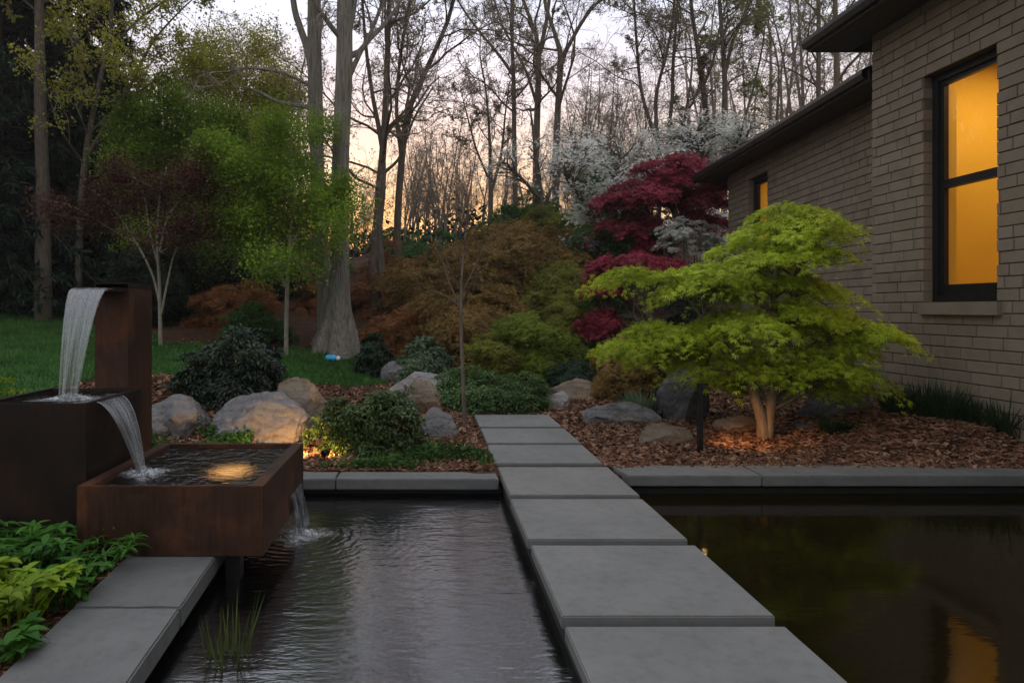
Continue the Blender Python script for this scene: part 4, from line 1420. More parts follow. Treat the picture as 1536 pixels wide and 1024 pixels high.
# --- spring green trees left of the twin trunks
GRN = [dict(n=14, t0=.18, t1=1, ang=.95, L=.46, K=6, wig=.12, up=.25, rr=.5, shape=.9), dict(n=8, t0=.15, t1=1, ang=.7, L=.45, K=5, wig=.15, flat=.3, rr=.6), dict(n=5, t0=.2, t1=1, ang=.7, L=.55, K=3, wig=.2, flat=.3, rr=.7)]
bare_tree('tall airy olive green tree behind, its top thin against the sky', 17.5,
          [[(348, 470, 7), (350, 380, 6.5), (356, 280, 5.5), (362, 200, 4.5), (368, 130, 3), (372, 70, 1.5)],
           [(352, 330, 5), (325, 250, 4), (305, 180, 3), (300, 120, 2), (305, 80, 1)],
           [(356, 300, 5), (395, 240, 4), (420, 180, 3), (428, 130, 1.5)],
           [(354, 320, 4), (300, 290, 3), (260, 250, 2), (235, 210, 1)]],
          116, 'spring_far', 52, .058, 'bark_dark', 'twig', GRN, name='leafy_tree', jit=0.30, rs=0.6)
bare_tree('fresh green young tree with a pale forked stem before the twin trunks', 11.8,
          [[(429, 515, 4.5), (430, 460, 4.2), (432, 400, 4), (437, 340, 3.2), (440, 280, 2.5), (436, 220, 1.5), (430, 180, .8)],
           [(429, 430, 3.6), (415, 400, 3.2), (396, 365, 2.8), (378, 325, 2.4), (365, 280, 2), (350, 230, 1)],
           [(434, 370, 2.5), (460, 330, 2), (480, 300, 1.5), (500, 285, .8)],
           [(400, 370, 2.2), (370, 355, 2), (340, 330, 1.5), (310, 300, .8)]],
          117, 'spring', 52, .05, 'bark_pale', 'twig',
          [dict(n=12, t0=.25, t1=1, ang=1.0, L=.42, K=6, wig=.12, up=.1, flat=.3, rr=.5), dict(n=8, t0=.15, t1=1, ang=.7, L=.5, K=5, wig=.15, flat=.5, rr=.6), dict(n=5, t0=.2, t1=1, ang=.7, L=.5, K=3, wig=.2, flat=.5, rr=.7)], name='leafy_tree', jit=0.16, rs=0.75)
bare_tree('green leafy tree filling the gap between plum maple and young green tree', 15.5,
          [[(268, 480, 6), (270, 380, 5), (275, 290, 4), (282, 220, 2.5), (285, 160, 1)],
           [(270, 350, 4), (240, 280, 3), (215, 220, 2), (205, 180, 1)], [(272, 330, 4), (310, 270, 3), (335, 220, 2), (345, 190, 1)]],
          118, 'spring', 56, .06, 'bark_dark', 'twig', GRN, name='leafy_tree', jit=0.22, rs=0.6)
# --- plum maple left
bare_tree('small plum leaved maple with several pale slender stems behind the steel tower', 11.6,
          [[(241, 516, 4.5), (240, 470, 4), (239, 420, 3.4), (236, 370, 3), (238, 310, 2.4), (250, 250, 1.2)],
           [(240, 455, 3), (228, 410, 2.4), (205, 365, 2), (175, 320, 1.5), (140, 285, .8)],
           [(242, 470, 3), (252, 420, 2.2), (262, 380, 1.8), (285, 325, 1.4), (315, 285, .8)],
           [(238, 400, 2.2), (225, 350, 2), (215, 290, 1.5), (190, 250, .8)],
           [(239, 380, 2.4), (250, 330, 2), (270, 300, 1.5), (300, 250, .8)],
           [(205, 365, 1.5), (160, 340, 1.2), (110, 310, 1), (70, 300, .6)]],
          119, 'plum', 11, .05, 'bark_pale', 'twig_brown',
          [dict(n=9, t0=.45, t1=1, ang=.9, L=.36, K=6, wig=.12, up=.0, flat=.6, rr=.5), dict(n=7, t0=.15, t1=1, ang=.7, L=.5, K=4, wig=.15, flat=.7, rr=.6), dict(n=4, t0=.2, t1=1, ang=.7, L=.55, K=3, wig=.2, flat=.7, rr=.7)], name='maple_tree', jit=0.14, rs=0.7)
# --- sapling by the walkway
bare_tree('thin bare sapling with fine brown twigs beside the walkway end', 7.55,
          [[(697, 640, 4.2), (694, 560, 3.9), (692, 490, 3.5), (692, 440, 3), (694, 395, 2), (699, 350, 1.2), (701, 318, .6)],
           [(692, 462, 2.2), (681, 440, 1.8), (672, 420, 1.4), (665, 395, 1), (650, 372, .5)],
           [(690, 460, 1.6), (672, 446, 1.3), (652, 437, 1), (630, 430, .5)],
           [(693, 440, 1.8), (708, 410, 1.5), (722, 380, 1), (735, 355, .5)]],
          120, 'rust', .8, .03, 'bark_mid', 'twig_brown',
          [dict(n=9, t0=.5, t1=1, ang=.6, L=.3, K=6, wig=.08, up=.2, rr=.5, rmin=.003), dict(n=6, t0=.2, t1=1, ang=.6, L=.5, K=4, wig=.12, rr=.6, rmin=.0025), dict(n=3, t0=.2, t1=1, ang=.6, L=.5, K=3, wig=.12, rr=.7, rmin=.002)], name='sapling', thick=0, sides=8, rs=0.7)


# ------------------------------------------------------------------ layered maples and mounds
def pads(rng, mb, C, R, UPV, n, size, shape='palm', width=.2, droop=.45, thick=.10, mi=0, wild=.45):
    K = len(C)
    UPV = unit(UPV)
    ax = unit(np.cross(UPV, rng.normal(size=UPV.shape))); ay = np.cross(UPV, ax)
    bi = np.repeat(np.arange(K), n)
    th = rng.uniform(0, 2 * PI, len(bi)); r = np.sqrt(rng.random(len(bi)))
    ph = rng.uniform(0, 6.28, (K, 3))[bi]
    edge = 1 + .28 * np.sin(3 * th + ph[:, 0]) + .18 * np.sin(5 * th + ph[:, 1]) + .1 * np.sin(9 * th + ph[:, 2])
    r = r * edge
    rad = R[bi][:, None]
    o = ax[bi] * np.cos(th)[:, None] + ay[bi] * np.sin(th)[:, None]
    pos = C[bi] + o * rad * r[:, None] - np.array([[0, 0, 1.]]) * (droop * rad * (r ** 2)[:, None] * .6) + UPV[bi] * rng.normal(size=(len(bi), 1)) * thick * rad
    d = o + rng.normal(size=o.shape) * wild
    d[:, 2] -= droop * (.35 + r * .8)
    nn = UPV[bi] + rng.normal(size=o.shape) * .35
    mb.leaves(pos, d, nn, size * (.6 + .7 * rng.random(len(bi))), shape, width, mi)


def mound(name, label, px0, px1, ytop, ybot, Y, mat, seed, K=90, n=70, size=.10, depth=.8, cat='shrub', group=None, shape='palm3', width=.24, droop=.38, padr=.24, bark='bark_dark', pw=1.0):
    if shape == 'palm3':
        n = int(n * 2.2); size *= .62
    """a dome shaped laceleaf maple / shrub built of drooping leaf pads over a few stems"""
    rng = np.random.default_rng(seed)
    cx = ((px0 + px1) / 2 - 642) * Y / 1000; rx = (px1 - px0) / 2 * Y / 1000
    top = CAMZ - (ytop - 463) * Y / 1000
    bot = CAMZ - (ybot - 463) * Y / 1000
    g = gzs(cx, Y)
    bot = min(bot, g + .05) if bot - g < .6 else bot
    h = top - bot
    t_ = thing(name, label, cat, (cx, Y, min(g, bot)), group)
    d = rng.normal(size=(K, 3)); d[:, 2] = rng.random(K) ** .85; th_ = rng.uniform(0, 2 * PI, K); rx_ = np.sqrt(1 - d[:, 2] ** 2.6)
    d[:, 0] = np.cos(th_) * rx_; d[:, 1] = np.sin(th_) * rx_
    ph = rng.uniform(0, 6, 4)
    lum = 1 + .16 * np.sin(d[:, 0] * 4 + ph[0]) + .13 * np.sin(d[:, 1] * 5 + d[:, 2] * 4 + ph[1])
    rr = np.where(rng.random(K) < .75, rng.uniform(.82, 1.0, K), rng.uniform(.45, .8, K)) * lum
    sc = np.array([rx * .92, rx * depth, h * .93])
    C = np.array([cx, Y, bot]) + d * sc * rr[:, None]
    R = padr * rx * rng.uniform(.65, 1.35, K) * pw
    mb = MB()
    pads(rng, mb, C, R, d * np.array([.55, .55, .3]) + np.array([0, 0, .8]), n, size, shape, width, droop, .14)
    f = mb.build('foliage', M[mat], t_)
    st_ = MB()
    b0 = np.array([cx, Y, min(g, bot) - .05])
    pk = rng.choice(K, min(K, 16), replace=False)
    pl = []
    for i in pk:
        m = (b0 + C[i]) / 2 + np.array([0, 0, .12 * h]) + rng.normal(size=3) * .05 * rx
        pl.append(resample([b0 + rng.normal(size=3) * np.array([.04, .04, 0]), m, C[i]], 7))
    pl = np.stack(pl)
    st_.tubes(pl, np.tile(np.linspace(.03, .006, 7)[None], (len(pl), 1)) * max(.5, min(1.3, rx)), 5)
    st_.build('stem', M[bark], t_, smooth=True)
    return t_


LM = 'laceleaf maples on the slope'
mound('laceleaf_maple', 'broad orange brown laceleaf maple at the top of the slope', 695, 900, 328, 420, 16.5, 'rust', 201, 110, 90, .14, group=LM)
mound('laceleaf_maple', 'brown laceleaf maple high behind the bare sapling', 580, 770, 348, 460, 15.5, 'rust', 202, 110, 90, .13, group=LM)
mound('laceleaf_maple', 'brown laceleaf maple right of the twin trunks below the dark double trunk', 500, 645, 375, 500, 16.6, 'rust_red', 203, 110, 80, .13, group=LM)
mound('laceleaf_maple', 'dim brown laceleaf maple in the middle of the slope behind the sapling stem', 610, 800, 425, 545, 12.6, 'rust', 204, 110, 90, .11, group=LM)
mound('laceleaf_maple', 'olive brown laceleaf maple above the fresh green one', 760, 930, 392, 500, 14.2, 'olive', 205, 100, 90, .12, group=LM)
mound('laceleaf_maple', 'fresh green laceleaf maple low on the slope behind the hedge', 722, 890, 468, 560, 11.2, 'fresh', 206, 120, 100, .10, group=LM)
mound('laceleaf_maple', 'orange brown laceleaf maple low beside the lime maple', 880, 1000, 515, 592, 9.6, 'rust', 207, 80, 90, .085, group=LM)
mound('laceleaf_maple', 'dark green laceleaf maple under the crimson boughs', 850, 990, 448, 560, 12.4, 'deep', 208, 100, 90, .10, group=LM)
mound('laceleaf_maple', 'red brown laceleaf maple just left of the twin trunks', 440, 520, 400, 500, 16, 'rust_red', 209, 50, 80, .12, group=LM)
mound('laceleaf_maple', 'brown laceleaf maple right of the twin trunks above the blue green shrubs', 520, 660, 458, 545, 13.2, 'rust_red', 210, 90, 90, .11, group=LM)
mound('laceleaf_maple', 'dark green shrub maple under the white dogwood', 850, 1000, 322, 430, 16.0, 'deep', 211, 90, 80, .13, group=LM)
mound('laceleaf_maple', 'red brown laceleaf maple in the shade behind the dark rhododendron', 290, 420, 415, 500, 14.5, 'rust_red', 212, 80, 80, .12, group=LM)
mound('laceleaf_maple', 'olive brown laceleaf maple right of the sapling, left of fresh green one', 690, 800, 500, 560, 10.8, 'olive', 213, 80, 80, .09, group=LM)
mound('laceleaf_maple', 'olive green laceleaf maple between crimson boughs and fresh green one', 800, 905, 440, 520, 12.6, 'olive', 214, 80, 80, .10, group=LM)
mound('laceleaf_maple', 'small olive laceleaf maple near the hilltop under the middle trunk pair', 790, 960, 300, 375, 19.5, 'olive', 226, 80, 80, .15, group=LM)
mound('woodland_shrub', 'tall green shrub mass filling the gap behind the young green tree', 330, 530, 300, 480, 20, 'deep', 227, 120, 90, .16, group='shrubs at the wood edge')
mound('woodland_shrub', 'dark green shrub on the hilltop behind the middle trunks', 720, 850, 295, 360, 21, 'deep', 215, 80, 80, .16, group='shrubs at the wood edge')
mound('woodland_shrub', 'dark green shrub on the hilltop below the slanting trunk', 560, 690, 340, 400, 20, 'deep', 216, 70, 80, .15, group='shrubs at the wood edge')
mound('woodland_shrub', 'green shrub on the hilltop right of the middle trunks', 840, 980, 265, 350, 20.5, 'deep', 217, 80, 80, .16, group='shrubs at the wood edge')
mound('woodland_shrub', 'bright green low shrub behind the dark rhododendron', 325, 440, 455, 505, 12.8, 'cover', 218, 70, 90, .09, group='shrubs at the wood edge')
mound('woodland_shrub', 'dark shrub at the back of the lawn behind the plum maple stems', 140, 300, 350, 500, 14.8, 'under', 219, 120, 90, .14, group='shrubs at the wood edge')
mound('woodland_shrub', 'black green shrub at the far left end of the lawn', -90, 90, 330, 480, 17.8, 'under', 220, 120, 90, .17, group='shrubs at the wood edge')
mound('woodland_shrub', 'black green shrub at the back of the lawn right of the thick brown trunk', 50, 200, 360, 485, 17.2, 'under', 221, 120, 90, .17, group='shrubs at the wood edge')
mound('woodland_shrub', 'dark green shrub between plum maple and young green tree', 260, 400, 370, 500, 17.5, 'under', 222, 110, 90, .16, group='shrubs at the wood edge')
mound('woodland_shrub', 'dark shrub in the shade just left of the twin trunks', 390, 520, 390, 500, 18.0, 'under', 223, 90, 90, .16, group='shrubs at the wood edge')
mound('woodland_shrub', 'teal green low shrub right of the hedge below the dark maple', 820, 935, 545, 585, 10.4, 'dark_blue', 224, 60, 90, .08, group='shrubs at the wood edge')
mound('woodland_shrub', 'dark shrub hiding behind the lime maple near the far wing', 1000, 1110, 400, 560, 11.0, 'under', 225, 80, 90, .11, group='shrubs at the wood edge')

# clipped and evergreen shrubs
mound('rhododendron', 'dark glossy rhododendron bush in front of the lawn', 268, 436, 490, 598, 7.9, 'rhodo', 231, 300, 70, .068, .8, shape='diamond', width=.20, droop=.30, padr=.14)
mound('holly_bush', 'dense round glossy green bush right of the low basin', 476, 634, 575, 688, 6.45, 'boxleaf', 232, 260, 60, .050, .8, shape='diamond', width=.26, droop=.2, padr=.15)
mound('evergreen_shrub', 'blue green rounded shrub behind the pale boulders', 588, 690, 514, 566, 10.3, 'blue_leaf', 233, 130, 60, .085, .8, shape='diamond', width=.2, droop=.3, padr=.18)
mound('evergreen_shrub', 'darker blue green shrub at the right side of the trunk roots', 528, 592, 506, 556, 11.6, 'dark_blue', 234, 90, 60, .085, .8, shape='diamond', width=.2, droop=.3, padr=.2)
mound('clipped_hedge', 'wide low clipped green hedge behind the walkway end', 645, 826, 553, 622, 8.9, 'hedge', 235, 320, 85, .045, .45, shape='diamond', width=.24, droop=.1, padr=.12)
mound('low_shrub', 'small blue green plant in front of the pale boulder', 580, 626, 574, 604, 8.2, 'blue_leaf', 236, 40, 40, .055, .8, shape='diamond', width=.16, droop=.2, padr=.25)
mound('low_shrub', 'lime green shrub peeping over the tall basin at the left edge', -30, 46, 568, 605, 6.2, 'herb_lime', 237, 50, 50, .05, .8, shape='diamond', width=.25, droop=.2, padr=.25)


def carpet(name, label, x0, x1, y0, y1, mat, n, size, seed, hgt=.10, shape='diamond', width=.33, fn=None):
    rng = np.random.default_rng(seed)
    x = rng.uniform(x0, x1, n); y = rng.uniform(y0, y1, n)
    k = np.sin(x * 5 + seed) * .5 + np.sin(y * 6.3 + x * 2) * .5 + rng.normal(size=n) * .3 > -.12
    if fn: k &= fn(x, y)
    x = x[k]; y = y[k]
    lum = .5 + .5 * np.sin(x * 11 + 2 * np.sin(y * 9)) * np.sin(y * 13 + seed)
    pos = np.stack([x, y, gz(x, y) + rng.uniform(0.01, 1, len(x)) * hgt * (.45 + .55 * lum)], -1)
    d = rng.normal(size=pos.shape); d[:, 2] = np.abs(d[:, 2]) * .5 + .1
    nn = rng.normal(size=pos.shape) * .5; nn[:, 2] += 1
    mb = MB(); mb.leaves(pos, d, nn, size * rng.uniform(.6, 1.3, len(x)), shape, width)
    return tag(mb.build(name, M[mat]), label, 'ground cover', kind='stuff')


carpet('ground_cover', 'leafy green ground cover spreading between round bush and walkway', -.95, .56, 5.68, 6.9, 'cover', 11000, .045, 41, .09,
       fn=lambda x, y: (y < 5.95 + .85 * sstep(-.6, .0, x)) & (y < 6.9 - .9 * sstep(.2, .56, x)))
carpet('ground_cover', 'low green ground cover between steel tower and largest boulder', -2.75, -1.72, 5.7, 6.75, 'cover', 9000, .05, 42, .13)


# crown from pads with branches (lime maple, crimson maple, dogwood)
def pad_tree(name, label, Y, stems, regions, mat, seed, n, size, bark, shape='palm', width=.2, droop=.5, cat='tree', padr=(.28, .45), thick=.1, twigs=True, extra_mat=None, branch_r=.018, upmix=.9, front=None):
    """regions: (px, py, rx px, ry px, depth m, count, dY) ellipses of leaf pads; stems: px polylines"""
    rng = np.random.default_rng(seed)
    polys, rads = zip(*[px_poly(q, Y, 14) for q in stems])
    poly = np.stack(polys); rad = np.stack(rads)
    base = poly[0, 0].copy(); g = gzs(base[0], base[1])
    t_ = thing(name, label, cat, (base[0], base[1], g))
    for k in range(len(poly)):
        if poly[k, 0, 2] < g + .25: poly[k, 0, 2] = g - .08
    C = []; ctr = []
    for rg in regions:
        (cx, cy, rx, ry, dep, cnt) = rg[:6]
        dY = rg[6] if len(rg) > 6 else 0
        q = unit(rng.normal(size=(cnt, 3))) * rng.random((cnt, 1)) ** .38
        for a in q:
            C.append(P(cx + a[0] * rx, cy + a[2] * ry, Y + dY) + np.array([0, a[1] * dep, 0]))
            ctr.append(P(cx, cy, Y + dY))
    C = np.array(C); ctr = np.array(ctr)
    C[:, 2] = np.maximum(C[:, 2], gz(C[:, 0], C[:, 1]) + .15)
    if front:
        lowz = C[:, 2] < front[0]
        C[:, 1] = np.where(lowz, np.maximum(C[:, 1], front[1] + rng.random(len(C)) * .3), C[:, 1])
    R = rng.uniform(padr[0], padr[1], len(C))
    mb = MB()
    out_ = C - ctr
    upv = unit(out_) * np.array([[.45, .45, .15]]) + np.array([[0, 0, upmix]])
    pads(rng, mb, C, R, upv, n, size, shape, width, droop, thick)
    tk = MB(); tk.tubes(poly, rad, 12, lump=.06)
    tk.build('trunk', M[bark], t_, smooth=True)
    # branches: from nearest stem point (lower down) to each pad, plus fine twigs in the pad
    S_ = poly.reshape(-1, 3); SR = rad.reshape(-1)
    br = MB(); pl = []; rl = []
    for c in C:
        dd = np.linalg.norm((S_ - c) * np.array([1, 1, .8]), axis=1) + np.maximum(0, S_[:, 2] - c[2] + .15) * 3
        i = int(np.argmin(dd + rng.random(len(dd)) * .15)); s0 = S_[i]
        m1 = s0 * .6 + c * .4 + np.array([0, 0, .10 * np.linalg.norm(c - s0)]) + rng.normal(size=3) * .04
        m2 = s0 * .25 + c * .75 + np.array([0, 0, .06 * np.linalg.norm(c - s0)]) + rng.normal(size=3) * .04
        pl.append(resample([s0, m1, m2, c], 9)); r0 = min(SR[i] * .7, branch_r); rl.append(np.linspace(r0, .004, 9))
    pl = np.stack(pl); rl = np.stack(rl)
    br.tubes(pl, rl, 5)
    if twigs:
        p2, r2 = grow(rng, pl, rl, 5, .35, 1, .6, .35, K=5, wig=.12, flat=.5, rr=.6, rmin=.003)
        br.tubes(p2, r2, 3)
    br.build('branches', M['bark_dark' if bark != 'bark_warm' else 'bark_mid'], t_, smooth=True)
    mb.build('crown', M[mat], t_)
    return t_, C


pad_tree('lime_maple', 'lime green Japanese maple with feathery layered leaves beside the house', 6.95,
         [[(1146, 664, 10), (1143, 630, 8), (1133, 600, 7), (1118, 560, 5.5), (1090, 520, 4), (1055, 480, 2.5)],
          [(1150, 664, 9), (1155, 620, 7), (1160, 570, 6.5), (1165, 510, 5.5), (1160, 450, 4.5), (1165, 400, 3.2), (1180, 355, 2)],
          [(1153, 600, 5), (1180, 560, 4.5), (1210, 530, 3.5), (1250, 500, 2)],
          [(1160, 540, 5), (1190, 480, 4), (1188, 420, 3.4), (1210, 390, 2.5), (1240, 350, 1.5)],
          [(1162, 480, 4), (1135, 440, 3.2), (1105, 410, 2.5), (1070, 390, 1.5)],
          [(1120, 565, 4), (1075, 550, 3), (1030, 540, 2), (985, 530, 1.2)]],
         [(1195, 335, 62, 30, .4, 10), (1165, 380, 115, 30, .7, 14), (1058, 412, 80, 18, .4, 10), (1160, 432, 145, 30, .9, 16), (1018, 507, 66, 22, .45, 11, -.1),
          (1110, 485, 160, 26, 1.0, 16), (1235, 490, 90, 34, .8, 12), (1062, 568, 40, 14, .2, 4, .55), (1120, 533, 135, 20, .8, 12, .2), (1245, 565, 90, 32, .6, 13), (1305, 515, 42, 45, .5, 7), (940, 405, 18, 8, .15, 3), (930, 515, 16, 8, .15, 3)],
         'lime', 301, 320, .056, 'bark_warm', padr=(.20, .38), width=.18, droop=.46, thick=.07, upmix=1.6, front=(1.15, 6.72))
pad_tree('crimson_maple', 'crimson leaved Japanese maple in front of the white dogwood', 15.4,
         [[(1005, 450, 8), (1000, 410, 7), (1008, 370, 6), (1015, 330, 5), (1000, 295, 4), (975, 280, 2.5), (950, 275, 1.2)],
          [(1010, 350, 5), (1030, 310, 4), (1050, 280, 3), (1070, 260, 1.2)],
          [(1002, 410, 5), (970, 390, 3.5), (935, 365, 2.5), (900, 330, 1.5)]],
         [(1010, 262, 62, 26, .9, 32), (960, 295, 62, 26, .9, 28), (1055, 300, 42, 42, .9, 26), (945, 335, 48, 20, .7, 14), (985, 370, 40, 18, .6, 8)],
         'crimson', 302, 150, .095, 'bark_dark', padr=(.20, .40), width=.24, droop=.42, thick=.12, upmix=1.2)
pad_tree('crimson_maple', 'low crimson maple with drooping boughs between taller one and lime maple', 11.9,
         [[(985, 545, 7), (980, 500, 6), (965, 450, 5), (940, 420, 3), (905, 415, 1.5)], [(978, 490, 4), (945, 475, 3), (905, 472, 1.5)], [(968, 450, 4), (985, 420, 3), (1000, 395, 1.5)]],
         [(940, 393, 62, 14, .6, 18), (902, 424, 36, 13, .4, 13), (905, 480, 30, 15, .4, 13), (990, 400, 35, 14, .5, 8)],
         'crimson', 312, 150, .080, 'bark_dark', padr=(.16, .32), width=.24, droop=.42, thick=.12, upmix=1.2)


def dogwood(label, Y, stems, regions, seed, n=26):
    t_, C = pad_tree('dogwood_tree', label, Y, stems, regions, 'dogwood', seed, n, .056, 'bark_dark', shape='flower', droop=.1, padr=(.20, .46), thick=.24, branch_r=.025, upmix=1.3)
    return t_


dogwood('white flowering dogwood with low arms left of the crimson maple', 16.2,
        [[(945, 440, 7), (930, 395, 6), (910, 360, 5), (890, 325, 4), (870, 295, 2.5), (850, 270, 1.5)],
         [(925, 385, 5), (925, 340, 4), (920, 290, 3), (930, 240, 2)], [(915, 370, 4), (890, 375, 3), (865, 372, 2), (845, 370, 1)], [(930, 330, 3), (960, 290, 2), (985, 260, 1)]],
        [(875, 368, 42, 8, .5, 40), (880, 318, 20, 16, .4, 24), (915, 298, 42, 28, .8, 60), (965, 275, 60, 30, .9, 60), (910, 235, 70, 45, 1.0, 40), (860, 250, 50, 55, .9, 30)], 303, 24)
dogwood('tall white flowering dogwood behind the crimson maple by the far eave', 17.8,
        [[(1075, 430, 8), (1070, 350, 7), (1062, 280, 6), (1050, 230, 4), (1030, 190, 2)],
         [(1068, 320, 5), (1090, 260, 4), (1110, 220, 2.5), (1130, 190, 1.2)], [(1068, 340, 5), (1040, 320, 4), (1010, 300, 2)]],
        [(1050, 205, 75, 38, 1.0, 80), (1110, 210, 55, 35, .9, 60), (1000, 225, 60, 30, .9, 50), (1030, 345, 60, 24, .6, 40, -.5), (1065, 335, 40, 26, .5, 26, -.5)], 304, 24)
dogwood('far sparse white budded tree around the middle trunk pair', 20,
        [[(815, 345, 4), (812, 300, 3.5), (805, 250, 3), (800, 200, 2), (795, 160, 1)], [(813, 310, 3), (840, 260, 2), (865, 220, 1)], [(812, 300, 3), (775, 260, 2), (745, 235, 1)]],
        [(800, 240, 70, 45, 1.2, 40), (860, 225, 55, 40, 1.2, 36), (745, 250, 40, 30, 1, 14)], 306, 16)
mound('dogwood_shrub', 'white flowering low bough glimpsed under the crimson maple', 985, 1085, 325, 385, 14.6, 'dogwood', 305, 60, 26, .06, .5, cat='shrub', shape='flower', droop=.1, padr=.14)


# ------------------------------------------------------------------ conifers at the left
def conifer(label, px, Y, ytop, width, seed, dark='conifer'):
    rng = np.random.default_rng(seed)
    x0 = (px - 642) * Y / 1000; g = gzs(x0, Y); top = CAMZ - (ytop - 463) * Y / 1000
    H = top - g; Rm = width * Y / 1000
    t_ = thing('conifer_tree', label, 'conifer', (x0, Y, g), 'dark conifers at the left edge')
    tk = MB()
    tr_ = resample([(x0, Y, g - .1), (x0 + .1, Y, g + H * .5), (x0, Y, top)], 10)
    tk.tubes(tr_, np.linspace(.22, .02, 10), 8); tk.build('trunk', M['bark_dark'], t_, smooth=True)
    nb = 300
    f = rng.random(nb) ** .9; z = g + H * (.04 + .94 * f); a = rng.uniform(0, 2 * PI, nb)
    ln = Rm * (1 - f) ** .8 * rng.uniform(.75, 1.15, nb) + .35
    s_ = np.linspace(0, 1, 7)
    pl = np.stack([x0 + np.outer(np.cos(a) * ln, s_), Y + np.outer(np.sin(a) * ln, s_), z[:, None] + np.outer(ln, .10 * s_ - .42 * s_ ** 2)], -1)
    br = MB(); br.tubes(pl, np.outer(.02 + .01 * (1 - f), 1 - .8 * s_), 4, 0)
    p2, r2 = grow(rng, pl, np.outer(np.full(nb, .012), 1 - .7 * s_), 13, .12, 1, .95, .26, K=4, wig=.08, flat=.7, rr=.6, rmin=.004)
    p2[:, :, 2] -= np.linspace(0, 1, 4)[None] ** 2 * .10
    twig_leaves(rng, br, p2, 28, .20, 'diamond', .12, 1, .0, .9, .35, .55)
    br.build('boughs', [M['bark_dark'], M[dark]], t_)
    return t_


conifer('tall black green conifer at the left edge of the photo', -10, 16.5, -420, 185, 401)
conifer('dark conifer between the left edge and the thick brown trunk', 95, 19, -300, 150, 402)
conifer('lower dark conifer whose drooping boughs show against the sky', 150, 17.5, 75, 100, 403)
conifer('dark conifer behind the tall one at the left edge', -120, 21, -350, 170, 404)


conifer('broad dark conifer far behind the plum maple', 215, 24, 150, 150, 405)
conifer('dark conifer far behind the green trees, left of the twin trunks', 330, 27, 215, 120, 406)
conifer('low dark conifer at the back between tall conifers and plum maple', 20, 25, 60, 160, 407)

# ------------------------------------------------------------------ far wood: individual bare trees + a distant mass
def far_proto(seed, H=13, leaf='bud', per=1, ls=.11, multi=1):
    rng = np.random.default_rng(seed)
    tr_ = []; rd = []
    for k in range(multi + 2):
        a = rng.uniform(0, 6.28); lean = np.array([math.cos(a), math.sin(a)]) * rng.uniform(.4, 2.2)
        w1, w2 = rng.normal(size=2) * .3, rng.normal(size=2) * .35
        hk = H * rng.uniform(.72, 1.0)
        pts = [(0, 0, -.3), (lean[0] * .06, lean[1] * .06, hk * .18), (lean[0] * .3 + w1[0], lean[1] * .3 + w1[1], hk * .42), (lean[0] * .75 + w2[0], lean[1] * .75 + w2[1], hk * .72), (lean[0] * 1.2, lean[1] * 1.2, hk)]
        tr_.append(resample(pts, 14)); rd.append(np.linspace(.10, .012, 14))
    poly = np.stack(tr_); rad = np.stack(rd)
    mb = MB(); mb.tubes(poly, rad, 7)
    p, r = poly, rad
    for i, lv in enumerate([dict(n=9, t0=.2, t1=.98, ang=.85, L=.34, K=7, wig=.22, up=.35, rr=.5, rmin=.014), dict(n=7, t0=.15, t1=1, ang=.85, L=.52, K=5, wig=.24, up=.15, rr=.55, rmin=.009),
                            dict(n=6, t0=.15, t1=1, ang=.85, L=.5, K=4, wig=.22, rr=.6, rmin=.006), dict(n=3, t0=.15, t1=1, ang=.8, L=.55, K=3, wig=.2, rr=.65, rmin=.005)]):
        p, r = grow(rng, p, r, **lv); mb.tubes(p, r, 4 if i == 0 else 3)
    if per: twig_leaves(rng, mb, p, per, ls, 'diamond', .32, 1)
    return mb, [M['twig'], M[leaf]]


protos = []
for k, (leaf, per, multi) in enumerate((('bud', 1, 1), ('bud_tan', 1, 1), ('bud_green', 2, 1), ('bud_tan', 1, 2))):
    mb, mats = far_proto(500 + k, 13, leaf, per, .055, multi)
    protos.append((mb, mats))
meshes = [None] * 4
FAR = []
zones = [('in the glow right of the twin trunks', [(534, 30, 6.5), (546, 36, 8), (557, 28, 6)]),
         ('in the glow right of the slanting trunk', [(607, 26, 8), (619, 31, 10), (637, 33, 10), (661, 26, 9), (690, 33, 10), (613, 34, 9), (628, 27, 8), (645, 40, 11), (655, 30, 9), (668, 25, 8), (683, 36, 10), (697, 29, 9), (710, 42, 11), (722, 33, 9), (752, 30, 9)]),
         ('behind the pair of middle trunks', [(785, 31, 10), (818, 36, 12), (855, 30, 9)]),
         ('above the dogwood arms', [(864, 32, 12), (880, 26, 11), (899, 31, 13), (917, 26, 12), (950, 33, 14), (962, 28, 12), (872, 27, 12), (890, 34, 14), (908, 29, 10), (925, 38, 13), (940, 30, 11), (972, 33, 13)]),
         ('behind the white dogwood at the right', [(1022, 30, 13), (1075, 31, 13), (1130, 34, 14), (1155, 27, 13), (1205, 26, 13), (1245, 33, 14), (1275, 27, 13)]),
         ('behind the green trees', [(235, 30, 13), (310, 28, 12), (395, 30, 13), (450, 28, 13), (190, 32, 14)])]
ORD = ['first', 'second', 'third', 'fourth', 'fifth', 'sixth', 'seventh', 'eighth', 'ninth', 'tenth', 'eleventh', 'twelfth', 'thirteenth', 'fourteenth', 'fifteenth', 'sixteenth']
rr_ = random.Random(77)
cnt = 0
